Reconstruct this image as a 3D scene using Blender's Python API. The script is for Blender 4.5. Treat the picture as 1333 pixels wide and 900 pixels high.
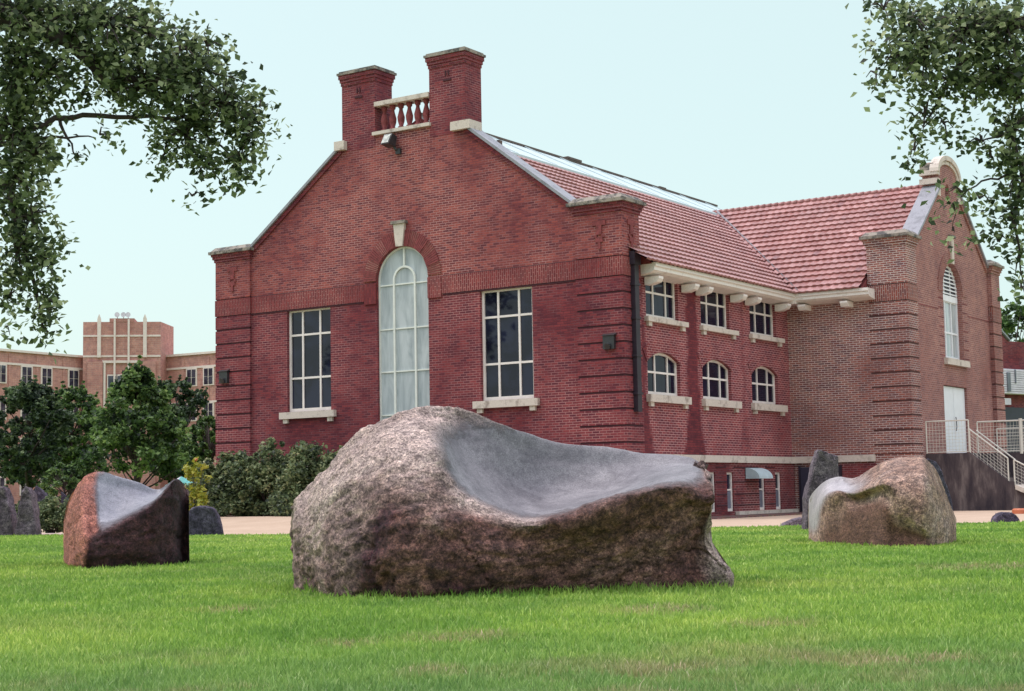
import bpy, bmesh, math, random
import numpy as np
from mathutils import Vector, Matrix, noise as mnoise
random.seed(7); rng = np.random.default_rng(7)
R = math.radians
SC = bpy.context.scene
for o in list(bpy.data.objects): bpy.data.objects.remove(o)

# ------------------------------------------------------------------ camera
YAW, PIT, ROL, FPX = 0.5863617100654597, 0.09285715611802145, -0.01855706584060715, 2079.0864612872015
EYE = .75
fw = Vector((-math.sin(YAW)*math.cos(PIT), math.cos(YAW)*math.cos(PIT), math.sin(PIT)))
r0 = Vector((math.cos(YAW), math.sin(YAW), 0)); u0 = r0.cross(fw)
rt = r0*math.cos(ROL)+u0*math.sin(ROL); up = -r0*math.sin(ROL)+u0*math.cos(ROL)
cd = bpy.data.cameras.new('camera'); cam = bpy.data.objects.new('camera', cd); SC.collection.objects.link(cam)
cam.matrix_world = Matrix(((rt.x, up.x, -fw.x, 0), (rt.y, up.y, -fw.y, 0), (rt.z, up.z, -fw.z, EYE), (0, 0, 0, 1)))
cd.sensor_width = 36; cd.lens = FPX/1333*36; cd.clip_start = .05; cd.clip_end = 3000
SC.camera = cam
def at(px, py, depth):
    return Vector((0, 0, EYE)) + ((px-666.5)/FPX*rt - (py-450)/FPX*up + fw)*depth
def gdepth(px, py, z=0):
    d = (px-666.5)/FPX*rt - (py-450)/FPX*up + fw
    return (z-EYE)/d.z

# ------------------------------------------------------------------ light: pale overcast
SUN_EL, SUN_AZ = 58, 250     # azimuth of the sun, clockwise from +Y
w = bpy.data.worlds.new('World'); SC.world = w; w.use_nodes = True
nt = w.node_tree; nt.nodes.clear()
out = nt.nodes.new('ShaderNodeOutputWorld'); add = nt.nodes.new('ShaderNodeAddShader')
sky = nt.nodes.new('ShaderNodeTexSky'); sky.sky_type = 'NISHITA'; sky.sun_disc = False
sky.sun_elevation = R(SUN_EL); sky.sun_rotation = R(SUN_AZ); sky.air_density = 1; sky.dust_density = 3
b1 = nt.nodes.new('ShaderNodeBackground'); b1.inputs[1].default_value = .05
b2 = nt.nodes.new('ShaderNodeBackground'); b2.inputs[1].default_value = .62
tc = nt.nodes.new('ShaderNodeTexCoord'); sp = nt.nodes.new('ShaderNodeSeparateXYZ')
cr = nt.nodes.new('ShaderNodeValToRGB')
cr.color_ramp.elements[0].position = 0; cr.color_ramp.elements[0].color = (.876, 1.09, 1.02, 1)
cr.color_ramp.elements[1].position = 1; cr.color_ramp.elements[1].color = (2.75, 2.55, 2.85, 1)
e = cr.color_ramp.elements.new(.34); e.color = (.876, 1.09, 1.02, 1)
e = cr.color_ramp.elements.new(.6); e.color = (1.95, 2.02, 2.15, 1)
L = nt.links.new
L(tc.outputs['Generated'], sp.inputs[0]); L(sp.outputs['Z'], cr.inputs[0]); L(cr.outputs[0], b2.inputs[0])
L(sky.outputs[0], b1.inputs[0]); L(b1.outputs[0], add.inputs[0]); L(b2.outputs[0], add.inputs[1]); L(add.outputs[0], out.inputs[0])
sd = bpy.data.lights.new('sun', 'SUN'); sd.energy = 1.3; sd.angle = R(14); sd.color = (1, .915, .85)
so = bpy.data.objects.new('sun', sd); SC.collection.objects.link(so)
az = R(SUN_AZ); el = R(SUN_EL)
sdir = Vector((math.sin(az)*math.cos(el), math.cos(az)*math.cos(el), math.sin(el)))
so.rotation_euler = sdir.to_track_quat('Z', 'Y').to_euler(); so.location = (0, 0, 40)
SC.view_settings.view_transform = 'Standard'; SC.view_settings.look = 'None'
SC.view_settings.exposure = .15; SC.view_settings.gamma = 1

# ------------------------------------------------------------------ materials
MATS = {}
def srgb(r, g, b):
    f = lambda c: (c/255/12.92) if c/255 <= .04045 else ((c/255+.055)/1.055)**2.4
    return (f(r), f(g), f(b), 1)
class NB:
    def __init__(s, name):
        s.m = bpy.data.materials.new(name); s.m.use_nodes = True; s.t = s.m.node_tree; s.t.nodes.clear()
        s.o = s.t.nodes.new('ShaderNodeOutputMaterial'); s.p = s.t.nodes.new('ShaderNodeBsdfPrincipled')
        s.t.links.new(s.p.outputs[0], s.o.inputs[0]); MATS[name] = s.m
    def n(s, typ, **kw):
        x = s.t.nodes.new('ShaderNode'+typ)
        for k, v in kw.items():
            if k.startswith('i_'):
                k2 = k[2:].replace('_', ' ')
                x.inputs[int(k2) if k2.isdigit() else k2].default_value = v
            else: setattr(x, k, v)
        return x
    def l(s, a, b): s.t.links.new(a, b)
    def pos(s): return s.n('NewGeometry').outputs['Position']
    def obj(s): return s.n('TexCoord').outputs['Object']
    def noise(s, scale, detail=4, rough=.55, vec=None, col=False, dist=0):
        x = s.n('TexNoise'); x.inputs['Scale'].default_value = scale; x.inputs['Detail'].default_value = detail
        x.inputs['Roughness'].default_value = rough; x.inputs['Distortion'].default_value = dist
        if vec is not None: s.l(vec, x.inputs['Vector'])
        return x.outputs['Color' if col else 'Fac']
    def ramp(s, fac, stops):
        x = s.n('ValToRGB'); r = x.color_ramp
        while len(r.elements) < len(stops): r.elements.new(.5)
        for e_, (p_, c_) in zip(r.elements, stops):
            e_.position = p_; e_.color = c_ if len(c_) == 4 else (*c_, 1)
        s.l(fac, x.inputs[0]); return x.outputs[0]
    def mix(s, fac, a, b, mode='MIX'):
        x = s.n('Mix', data_type='RGBA', blend_type=mode)
        for sock, v in ((x.inputs[0], fac), (x.inputs[6], a), (x.inputs[7], b)):
            if hasattr(v, 'node'): s.l(v, sock)
            else: sock.default_value = v
        return x.outputs[2]
    def math(s, op, a, b=0):
        x = s.n('Math', operation=op)
        for sock, v in ((x.inputs[0], a), (x.inputs[1], b)):
            if hasattr(v, 'node'): s.l(v, sock)
            else: sock.default_value = v
        return x.outputs[0]
    def bump(s, h, strength=.5, dist=.02):
        x = s.n('Bump'); x.inputs['Strength'].default_value = strength; x.inputs['Distance'].default_value = dist
        s.l(h, x.inputs['Height']); s.l(x.outputs[0], s.p.inputs['Normal'])
    def base(s, c, rough=.7, metal=0, spec=None):
        if hasattr(c, 'node'): s.l(c, s.p.inputs['Base Color'])
        else: s.p.inputs['Base Color'].default_value = c
        if hasattr(rough, 'node'): s.l(rough, s.p.inputs['Roughness'])
        else: s.p.inputs['Roughness'].default_value = rough
        s.p.inputs['Metallic'].default_value = metal
        if spec is not None: s.p.inputs['Specular IOR Level'].default_value = spec
        return s.m

def plain(name, c, rough=.6, metal=0, var=.25, scale=3, spec=None):
    b = NB(name); n_ = b.noise(scale, 6, .65, b.pos())
    d = tuple(x*(1-var) for x in c[:3])+(1,); e2 = tuple(min(1, x*(1+var)) for x in c[:3])+(1,)
    return b.base(b.ramp(n_, [(.3, d), (.7, e2)]), rough, metal, spec)

def brick(name, c1, c2, mort, dark_mort, darkmask=(.45, .62), bw=.215, rh=.0677, ms=.011, soldier=False, stain=None, squash=False):
    b = NB(name)
    uv = b.n('TexCoord').outputs['UV']
    if soldier:
        mp = b.n('Mapping'); mp.inputs['Rotation'].default_value = (0, 0, R(90)); b.l(uv, mp.inputs[0]); uvv = mp.outputs[0]
    else: uvv = uv
    pos = b.pos()
    big = b.noise(.35, 5, .6, pos); mid = b.noise(2.2, 5, .65, pos); fine = b.noise(14, 3, .7, pos)
    mask = b.ramp(b.math('ADD', b.math('MULTIPLY', big, .65), b.math('MULTIPLY', mid, .35)), [(darkmask[0], (0, 0, 0)), (darkmask[1], (1, 1, 1))])
    if stain: mask = stain(b, mask, pos)
    mcol = b.mix(mask, mort, dark_mort)
    bt = b.n('TexBrick'); bt.offset = .5; bt.squash = 1
    bt.inputs['Scale'].default_value = 1; bt.inputs['Mortar Size'].default_value = ms; bt.inputs['Mortar Smooth'].default_value = .3
    bt.inputs['Brick Width'].default_value = bw; bt.inputs['Row Height'].default_value = rh; bt.inputs['Bias'].default_value = -.15
    b.l(uvv, bt.inputs['Vector']); bt.inputs['Color1'].default_value = c1; bt.inputs['Color2'].default_value = c2
    b.l(mcol, bt.inputs['Mortar'])
    col = b.mix(b.math('MULTIPLY', mask, .5), bt.outputs['Color'], b.mix(1.0, bt.outputs['Color'], (.62, .42, .5, 1), 'MULTIPLY'))
    col = b.mix(.55, col, b.ramp(fine, [(.25, (.55, .55, .6)), (.75, (1.25, 1.2, 1.2))]), 'MULTIPLY')
    col = b.mix(.7, col, b.ramp(mid, [(.32, (.62, .58, .68)), (.68, (1.25, 1.25, 1.2))]), 'MULTIPLY')
    b.base(col, .85, spec=.3)
    b.bump(b.math('SUBTRACT', b.math('MULTIPLY', fine, .3), bt.outputs['Fac']), .5, .008)
    return b.m
BR1, BR2 = (.345, .092, .076, 1), (.120, .030, .042, 1)
def side_stain(b, mask, pos):
    # rusty wash-down stains between the side windows, fixed on the wall
    s = b.n('SeparateXYZ'); b.l(pos, s.inputs[0]); wob = b.math('MULTIPLY', b.math('SUBTRACT', b.noise(1.3, 4, .6, pos), .5), .7)
    y = b.math('ADD', s.outputs['Y'], wob)
    acc = mask
    for c_, wd, wt in ((40.3, .26, .95), (43.6, .02, .35), (37.3, .16, .9)):
        d = b.math('ABSOLUTE', b.math('SUBTRACT', y, c_)); widen = b.math('ADD', b.math('MULTIPLY', b.math('MAXIMUM', b.math('SUBTRACT', 3.2, s.outputs['Z']), 0), .22), wd)
        m_ = b.math('MULTIPLY', b.ramp(b.math('SUBTRACT', d, widen), [(0, (1, 1, 1)), (.14, (0, 0, 0))]), wt); acc = b.math('MAXIMUM', acc, m_)
    return acc
brick('brick_upper', BR1, BR2, (.50, .265, .245, 1), (.20, .055, .070, 1), (.42, .60), ms=.0095)
brick('brick_lower', (.255, .050, .056, 1), (.100, .020, .036, 1), (.42, .21, .20, 1), (.13, .032, .045, 1), (.40, .58), ms=.009)
brick('brick_side', (.265, .050, .056, 1), (.115, .024, .040, 1), (.50, .27, .26, 1), (.12, .024, .035, 1), (.54, .72), stain=side_stain)
brick('brick_soldier', (.25, .048, .048, 1), (.15, .03, .036, 1), (.40, .19, .17, 1), (.16, .04, .05, 1), (.42, .6), soldier=True)
brick('brick_wing', (.31, .112, .085, 1), (.145, .068, .070, 1), (.56, .46, .42, 1), (.20, .12, .11, 1), (.50, .72), ms=.013)
brick('brick_wing_gable', (.34, .150, .122, 1), (.235, .098, .088, 1), (.44, .29, .26, 1), (.22, .12, .11, 1), (.50, .72), ms=.01)
brick('brick_basement', (.24, .048, .05, 1), (.10, .026, .035, 1), (.50, .27, .25, 1), (.12, .04, .05, 1), (.44, .6))
brick('brick_school', (.56, .285, .24, 1), (.46, .23, .19, 1), (.54, .34, .29, 1), (.46, .26, .21, 1), (.5, .7), bw=.6, rh=.2, ms=.02)  # brick colour lightened so that distance haze is painted into it
plain('groove', (.055, .014, .022, 1), .9); plain('groove_wing', (.10, .045, .045, 1), .9)
def stone_mat(name, c, dirt, lo=.52, hi=.66, rough=.8):
    b = NB(name); pos = b.pos(); n1 = b.noise(3, 6, .7, pos); n2 = b.noise(30, 3, .6, pos)
    col = b.mix(b.ramp(n1, [(lo, (0, 0, 0)), (hi, (1, 1, 1))]), c, dirt)
    col = b.mix(.5, col, b.ramp(n2, [(.3, (.75, .75, .75)), (.7, (1.15, 1.15, 1.15))]), 'MULTIPLY')
    b.base(col, rough); b.bump(n2, .3, .01); return b.m
stone_mat('limestone', (.62, .54, .48, 1), (.33, .27, .235, 1))
stone_mat('cap_stone', (.30, .26, .22, 1), (.075, .07, .068, 1), .44, .56)
stone_mat('coping_metal', (.27, .275, .31, 1), (.18, .185, .21, 1), .5, .62, .5)
stone_mat('cream_paint', (.82, .76, .72, 1), (.62, .55, .50, 1), .55, .72, .5)
plain('frame_white', (.78, .71, .68, 1), .45, var=.1)
plain('frame_pale', (.70, .72, .68, 1), .45, var=.08)
plain('door_white', (.78, .78, .82, 1), .5, var=.05)
plain('ridge_dark', (.10, .07, .06, 1), .7)
plain('pipe_dark', (.022, .014, .026, 1), .5)
plain('lamp_black', (.03, .03, .035, 1), .4)
plain('metal_rail', (.66, .62, .56, 1), .45, var=.1)
plain('dark_door', (.028, .026, .05, 1), .5)
plain('grey_panel', (.15, .155, .20, 1), .5)
plain('skylight_metal', (.50, .60, .62, 1), .3, var=.05, spec=.6)
plain('awning_cloth', (.42, .52, .56, 1), .6, var=.15)
plain('teal_cloth', (.12, .50, .48, 1), .6, var=.15)
plain('siding_white', (.66, .60, .70, 1), .6, var=.15)
plain('trim_school', (.74, .62, .58, 1), .7, var=.08)
plain('orange_plastic', (.45, .13, .06, 1), .6)
def glass_mat(name, c, c2, rough=.06, scale=1.2, spec=.6):
    b = NB(name); n_ = b.noise(scale, 3, .5, b.pos(), dist=.6)
    b.base(b.ramp(n_, [(.42, c), (.6, c2)]), rough, spec=spec)
    b.bump(b.noise(1.1, 2, .5, b.pos()), .04, .05)
    return b.m
glass_mat('glass_dark', (.006, .006, .018, 1), (.014, .016, .040, 1), .03, spec=.42)
b = NB('glass_tall'); mp = b.n('Mapping'); mp.inputs['Scale'].default_value = (2.2, 2.2, .5); b.l(b.pos(), mp.inputs[0])
nn_ = b.noise(1.6, 5, .6, mp.outputs[0], dist=.8)
b.base(b.ramp(nn_, [(.34, (.32, .365, .39)), (.50, (.43, .475, .50)), (.62, (.50, .545, .57))]), .12, spec=.5); b.bump(b.noise(1.1, 2, .5, b.pos()), .04, .05)
glass_mat('glass_school', (.02, .02, .04, 1), (.06, .06, .09, 1), .1)
glass_mat('lens', (.25, .27, .25, 1), (.5, .52, .48, 1), .1, 9)
glass_mat('glass_shaded', (.006, .006, .018, 1), (.012, .012, .032, 1), .05, spec=.18)
def tile_mat():
    b = NB('roof_tile'); pos = b.pos(); r_ = b.n('Attribute', attribute_name='rnd').outputs['Fac']
    c = b.ramp(r_, [(0, (.30, .120, .108)), (.45, (.36, .165, .150)), (.93, (.42, .215, .20)), (1, (.22, .09, .09))])
    c = b.mix(.5, c, b.ramp(b.noise(.7, 7, .7, pos), [(.35, (.62, .58, .60)), (.65, (1.2, 1.2, 1.2))]), 'MULTIPLY')
    b.base(c, .42, spec=.6); b.bump(b.noise(30, 2, .5, pos), .1, .01); return b.m
tile_mat()
def concrete():
    b = NB('dark_concrete'); pos = b.pos(); mp = b.n('Mapping'); mp.inputs['Scale'].default_value = (1, 1, .25); b.l(pos, mp.inputs[0])
    n1 = b.noise(2.2, 6, .65, mp.outputs[0]); n2 = b.noise(12, 4, .6, pos)
    c = b.ramp(n1, [(.36, (.030, .022, .032)), (.50, (.075, .055, .06)), (.62, (.19, .15, .145))])
    b.base(c, .9); b.bump(n2, .3, .02); return b.m
concrete()
def gravel():
    b = NB('path_gravel'); pos = b.pos()
    c = b.ramp(b.noise(.8, 6, .7, pos), [(.3, (.42, .31, .225)), (.7, (.52, .40, .30))])
    c = b.mix(.6, c, b.ramp(b.noise(45, 3, .6, pos), [(.3, (.7, .68, .66)), (.7, (1.15, 1.12, 1.1))]), 'MULTIPLY')
    b.base(c, .95); b.bump(b.noise(60, 3, .6, pos), .4, .01); return b.m
gravel()
def soil():
    b = NB('mulch'); pos = b.pos(); v = b.n('TexVoronoi'); v.inputs['Scale'].default_value = 9; b.l(pos, v.inputs['Vector'])
    c = b.mix(.5, b.ramp(b.noise(20, 4, .7, pos), [(.35, (.05, .025, .025)), (.65, (.20, .11, .10))]), v.outputs['Color'], 'SOFT_LIGHT')
    b.base(c, .95); b.bump(v.outputs['Distance'], .8, .05); return b.m
soil()
def turf(name, blade):
    b = NB(name); pos = b.pos()
    big = b.noise(.32, 4, .6, pos); mid = b.noise(1.3, 5, .65, pos); dry = b.noise(.55, 6, .7, pos, dist=.4)
    c = b.ramp(big, [(.33, (.185, .345, .062)), (.5, (.265, .435, .078)), (.66, (.37, .52, .105))])
    c = b.mix(.75, c, b.ramp(mid, [(.3, (.70, .80, .80)), (.7, (1.25, 1.18, 1.1))]), 'MULTIPLY')
    # dry straw-coloured patches in the near lawn, and worn, duller turf towards the viewer
    s = b.n('SeparateXYZ'); b.l(pos, s.inputs[0])
    near = b.ramp(b.math('ADD', b.math('MULTIPLY', s.outputs['Y'], .1), b.math('MULTIPLY', s.outputs['X'], -.066)), [(.70, (1, 1, 1)), (1, (0, 0, 0))])
    c = b.mix(b.math('MULTIPLY', near, .38), c, (.22, .34, .17, 1))
    dm = b.math('MULTIPLY', b.ramp(dry, [(.50, (0, 0, 0)), (.64, (1, 1, 1))]), b.math('ADD', b.math('MULTIPLY', near, .72), .16))
    c = b.mix(dm, c, (.42, .34, .19, 1))
    wob = b.mix(.32, pos, b.noise(2.3, 5, .7, pos, col=True), 'ADD')
    acc = None
    for px_, py_, rad_ in ((590, 838, .42), (572, 884, .26), (470, 846, .3), (1150, 872, .30), (1225, 868, .25), (850, 800, .5), (300, 800, .35), (1010, 820, .35), (1290, 742, .9)):
        q_ = at(px_, py_, gdepth(px_, py_)); v_ = b.n('VectorMath', operation='DISTANCE'); b.l(wob, v_.inputs[0]); v_.inputs[1].default_value = (q_.x+.16, q_.y+.16, .18)
        mk_ = b.ramp(b.math('DIVIDE', v_.outputs['Value'], rad_), [(.35, (1, 1, 1)), (1, (0, 0, 0))]); acc = mk_ if acc is None else b.math('MAXIMUM', acc, mk_)
    acc = b.math('MULTIPLY', acc, b.ramp(b.noise(7, 5, .75, pos), [(.42, (.05, .05, .05)), (.62, (.8, .8, .8))]))
    c = b.mix(acc, c, (.47, .37, .22, 1))
    if blade:
        r_ = b.n('Attribute', attribute_name='rnd').outputs['Fac']
        c = b.mix(.8, c, b.ramp(r_, [(0, (.50, .58, .6)), (.6, (1.0, 1.0, 1.0)), (.9, (1.4, 1.25, 1.4)), (1, (2.2, 1.6, 3.0))]), 'MULTIPLY')
        b.base(c, .55, spec=.3)
        tr = b.n('BsdfTranslucent'); b.l(c, tr.inputs[0]); mx = b.n('MixShader'); mx.inputs[0].default_value = .35
        b.l(b.p.outputs[0], mx.inputs[1]); b.l(tr.outputs[0], mx.inputs[2]); b.l(mx.outputs[0], b.o.inputs[0])
    else:
        c = b.mix(.6, c, b.ramp(b.noise(60, 3, .7, pos), [(.3, (.45, .5, .5)), (.7, (1.1, 1.1, 1.0))]), 'MULTIPLY')
        c = b.mix(.45, c, (.16, .15, .09, 1)); b.base(c, .9, spec=.1); b.bump(b.noise(80, 3, .6, pos), .6, .03)
    return b.m
turf('turf', False); turf('grass_blade', True)
def leafmat(name, cols, trans=.3, rough=.5):
    b = NB(name); r_ = b.n('Attribute', attribute_name='rnd').outputs['Fac']
    c = b.ramp(r_, [(i/(len(cols)-1), c_) for i, c_ in enumerate(cols)])
    b.base(c, rough, spec=.4)
    tr = b.n('BsdfTranslucent'); b.l(c, tr.inputs[0]); mx = b.n('MixShader'); mx.inputs[0].default_value = trans
    b.l(b.p.outputs[0], mx.inputs[1]); b.l(tr.outputs[0], mx.inputs[2]); b.l(mx.outputs[0], b.o.inputs[0]); return b.m
leafmat('leaf_over', [(.032, .050, .028), (.11, .155, .070), (.27, .34, .16), (.54, .58, .36)], .55)
leafmat('leaf_mid', [(.016, .032, .018), (.065, .125, .040), (.17, .28, .08), (.33, .44, .15)], .38)
leafmat('leaf_dark', [(.010, .020, .016), (.045, .080, .040), (.11, .17, .075), (.24, .30, .14)], .33)
leafmat('leaf_shrub', [(.025, .04, .025), (.11, .155, .075), (.25, .31, .15), (.48, .46, .25)], .42)
leafmat('leaf_yellow', [(.20, .24, .03), (.34, .36, .05), (.46, .42, .07)], .3)
plain('bark', (.060, .042, .042, 1), .9, var=.4, scale=12)
def rock(name, rough_cols, pol_cols, tint=None, tintc=(.4, .15, .12, 1)):
    b = NB(name); o_ = b.obj()
    n1 = b.noise(1.5, 8, .72, o_, dist=.5); n2 = b.noise(11, 9, .78, o_, dist=.2); n3 = b.noise(55, 5, .8, o_)
    mp = b.n('Mapping'); mp.inputs['Rotation'].default_value = (0, R(-28), R(20)); mp.inputs['Scale'].default_value = (15, 15, 34); b.l(o_, mp.inputs[0])
    n4 = b.noise(1, 8, .75, mp.outputs[0], dist=.6)
    c = b.ramp(n1, [(.34, rough_cols[0]), (.47, rough_cols[1]), (.58, rough_cols[2]), (.70, rough_cols[3])])
    n5 = b.noise(150, 3, .8, o_)
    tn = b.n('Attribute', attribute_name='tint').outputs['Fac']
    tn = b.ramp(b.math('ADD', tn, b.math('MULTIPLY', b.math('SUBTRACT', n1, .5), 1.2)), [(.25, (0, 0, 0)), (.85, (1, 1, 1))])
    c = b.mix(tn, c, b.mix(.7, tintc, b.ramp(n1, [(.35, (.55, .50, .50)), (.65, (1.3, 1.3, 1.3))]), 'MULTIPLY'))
    c = b.mix(b.math('SUBTRACT', .92, b.math('MULTIPLY', tn, .42)), c, b.ramp(n2, [(.38, (.30, .27, .31)), (.49, (.90, .88, .88)), (.62, (1.7, 1.62, 1.55))]), 'MULTIPLY')
    c = b.mix(.9, c, b.ramp(n3, [(.38, (.32, .28, .33)), (.50, (1, .98, .98)), (.62, (1.9, 1.85, 1.8))]), 'MULTIPLY')
    c = b.mix(.7, c, b.ramp(n4, [(.34, (.28, .24, .28)), (.44, (1, 1, 1))]), 'MULTIPLY')
    c = b.mix(.8, c, b.ramp(n5, [(.38, (.5, .48, .5)), (.62, (1.5, 1.5, 1.5))]), 'MULTIPLY')
    p_ = b.ramp(b.noise(2.2, 7, .65, o_, dist=.5), [(.35, pol_cols[0]), (.65, pol_cols[1])])
    p_ = b.mix(.6, p_, b.ramp(n5, [(.38, (.6, .6, .62)), (.62, (1.4, 1.4, 1.4))]), 'MULTIPLY')
    p_ = b.mix(.65, p_, b.ramp(b.noise(80, 4, .75, o_), [(.36, (.55, .55, .58)), (.64, (1.4, 1.4, 1.4))]), 'MULTIPLY')
    p_ = b.mix(.7, p_, b.ramp(b.noise(13, 7, .75, o_, dist=.5), [(.34, (.55, .53, .58)), (.5, (1, 1, 1)), (.66, (1.25, 1.22, 1.22))]), 'MULTIPLY')
    pm = b.n('Attribute', attribute_name='polish').outputs['Fac']
    pe = b.math('ADD', pm, b.math('MULTIPLY', b.math('SUBTRACT', n2, .5), .9))
    pk = b.ramp(pe, [(.28, (0, 0, 0)), (.78, (1, 1, 1))])
    b.base(b.mix(pk, c, p_), b.ramp(pk, [(0, (.85, .85, .85)), (1, (.52, .52, .52))]), spec=.45)
    h = b.math('ADD', b.math('ADD', b.math('MULTIPLY', n2, 1.1), b.math('MULTIPLY', n3, .4)), b.ramp(n4, [(.36, (0, 0, 0)), (.48, (.6, .6, .6))]))
    inv = b.math('SUBTRACT', 1.08, pk); b.bump(b.math('MULTIPLY', h, inv), .8, .03); return b.m
rock('rock_main', [(.036, .010, .022), (.112, .054, .046), (.185, .098, .080), (.28, .17, .15)], [(.120, .113, .126), (.235, .225, .238)], tintc=(.44, .36, .325, 1))
rock('rock_left', [(.010, .003, .008), (.030, .009, .015), (.065, .026, .030), (.12, .062, .06)], [(.18, .185, .225), (.30, .30, .34)], tintc=(.46, .19, .145, 1))
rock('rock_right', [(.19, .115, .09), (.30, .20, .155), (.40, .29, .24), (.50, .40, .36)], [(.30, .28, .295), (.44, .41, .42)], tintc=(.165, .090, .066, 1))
rock('rock_basalt', [(.065, .048, .072), (.12, .098, .128), (.18, .155, .19), (.27, .245, .29)], [(.36, .37, .42), (.44, .45, .5)])
rock('rock_slate', [(.032, .028, .055), (.058, .052, .090), (.095, .088, .135), (.16, .155, .21)], [(.36, .37, .42), (.44, .45, .5)])

# ------------------------------------------------------------------ builders
def wloc(o):
    v = Vector((0, 0, 0))
    while o is not None: v = v + o.location; o = o.parent
    return v
def boxuv(me):
    while me.uv_layers: me.uv_layers.remove(me.uv_layers[0])
    me.update()
    uvl = me.uv_layers.new(name='UVMap'); uvl.active = True; uvl.active_render = True; n = len(me.loops)
    vi = np.empty(n, 'i'); me.loops.foreach_get('vertex_index', vi)
    co = np.empty(len(me.vertices)*3, 'f'); me.vertices.foreach_get('co', co); co = co.reshape(-1, 3)
    nf = len(me.polygons); nr = np.empty(nf*3, 'f'); me.polygons.foreach_get('normal', nr); nr = np.abs(nr.reshape(-1, 3))
    lt = np.empty(nf, 'i'); me.polygons.foreach_get('loop_total', lt); fi = np.repeat(np.arange(nf), lt)
    c = co[vi]; a = nr[fi]
    ax = np.argmax(a*np.array([1, 1, .9]), 1)
    u = np.where(ax == 0, c[:, 1], c[:, 0]); v = np.where(ax == 2, c[:, 1], c[:, 2])
    uvl.data.foreach_set('uv', np.stack([u, v], 1).astype('f').ravel())
def mk(name, verts, faces, mat, parent=None, smooth=False, uv=False, attrs=None):
    off = wloc(parent) if parent else Vector((0, 0, 0))
    me = bpy.data.meshes.new(name); V = np.asarray(verts, dtype='f').reshape(-1, 3)
    me.from_pydata([tuple(v) for v in V], [], faces)
    if uv: boxuv(me)
    if parent:
        me.transform(Matrix.Translation(-off))
    me.materials.append(MATS[mat])
    if smooth: me.polygons.foreach_set('use_smooth', [True]*len(me.polygons))
    me.update()
    o = bpy.data.objects.new(name, me); SC.collection.objects.link(o)
    if parent: o.parent = parent
    return o
def bigmesh(name, V, nper, faces_per, mat, parent=None, rnd=None, smooth=False):
    """numpy mesh of N identical small pieces: V (N,nper,3); faces_per = list of index tuples (all same length)"""
    off = wloc(parent) if parent else Vector((0, 0, 0))
    N = V.shape[0]; V = V - np.array(off)[None, None, :]
    k = len(faces_per[0]); F = np.array(faces_per)[None] + (np.arange(N)*nper)[:, None, None]
    F = F.reshape(-1, k); me = bpy.data.meshes.new(name)
    me.vertices.add(N*nper); me.vertices.foreach_set('co', V.astype('f').ravel())
    me.loops.add(F.size); me.loops.foreach_set('vertex_index', F.astype('i').ravel())
    me.polygons.add(len(F)); me.polygons.foreach_set('loop_start', (np.arange(len(F))*k).astype('i'))
    me.update(calc_edges=True)
    if rnd is not None:
        at_ = me.attributes.new('rnd', 'FLOAT', 'FACE'); at_.data.foreach_set('value', np.repeat(rnd, len(faces_per)).astype('f'))
    me.materials.append(MATS[mat])
    if smooth: me.polygons.foreach_set('use_smooth', [True]*len(me.polygons))
    o = bpy.data.objects.new(name, me); SC.collection.objects.link(o)
    if parent: o.parent = parent
    return o
class MB:
    def __init__(s): s.v = []; s.f = []
    def quadify(s, pts, faces):
        n = len(s.v); s.v += [tuple(p) for p in pts]; s.f += [tuple(i+n for i in f) for f in faces]; return s
    def box(s, x0, x1, y0, y1, z0, z1):
        x0, x1 = min(x0, x1), max(x0, x1); y0, y1 = min(y0, y1), max(y0, y1); z0, z1 = min(z0, z1), max(z0, z1)
        return s.quadify([(x0, y0, z0), (x1, y0, z0), (x1, y1, z0), (x0, y1, z0), (x0, y0, z1), (x1, y0, z1), (x1, y1, z1), (x0, y1, z1)],
            [(0, 3, 2, 1), (4, 5, 6, 7), (0, 1, 5, 4), (1, 2, 6, 5), (2, 3, 7, 6), (3, 0, 4, 7)])
    def prism(s, poly, vec):
        """closed polygon of 3D points extruded by vec"""
        n = len(poly); vec = Vector(vec); P = [Vector(p) for p in poly]
        nrm = Vector((0, 0, 0))
        for i in range(n): nrm += P[i].cross(P[(i+1) % n])
        if nrm.dot(vec) > 0: P.reverse()
        return s.quadify(P+[p+vec for p in P], [tuple(range(n)), tuple(range(2*n-1, n-1, -1))]+[(i, i+n, (i+1) % n+n, (i+1) % n) for i in range(n)])
    def tube(s, pts, rads, seg=8):
        P = [Vector(p) for p in pts]
        if not hasattr(rads, '__len__'): rads = [rads]*len(P)
        rings = []
        for i, p in enumerate(P):
            t = (P[min(i+1, len(P)-1)]-P[max(i-1, 0)]).normalized()
            a = t.cross(Vector((0, 0, 1)) if abs(t.z) < .9 else Vector((1, 0, 0))).normalized(); b_ = t.cross(a)
            rings.append([p+(a*math.cos(2*math.pi*k/seg)+b_*math.sin(2*math.pi*k/seg))*rads[i] for k in range(seg)])
        n = len(rings); pts2 = [q for r_ in rings for q in r_]
        F = [(i*seg+k, (i+1)*seg+k, (i+1)*seg+(k+1) % seg, i*seg+(k+1) % seg) for i in range(n-1) for k in range(seg)]
        F += [tuple(range(seg)), tuple((n-1)*seg+k for k in reversed(range(seg)))]
        return s.quadify(pts2, F)
    def build_each(s, name, mat, parent=None, nv=8):
        """every box as an object of its own"""
        for k in range(0, len(s.v), nv):
            mk(name, s.v[k:k+nv], [tuple(i-k for i in f) for f in s.f if k <= f[0] < k+nv], mat, parent, False, uv=True)
    def build(s, name, mat, parent=None, smooth=False):
        return mk(name, s.v, s.f, mat, parent, smooth, uv=True)
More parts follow.
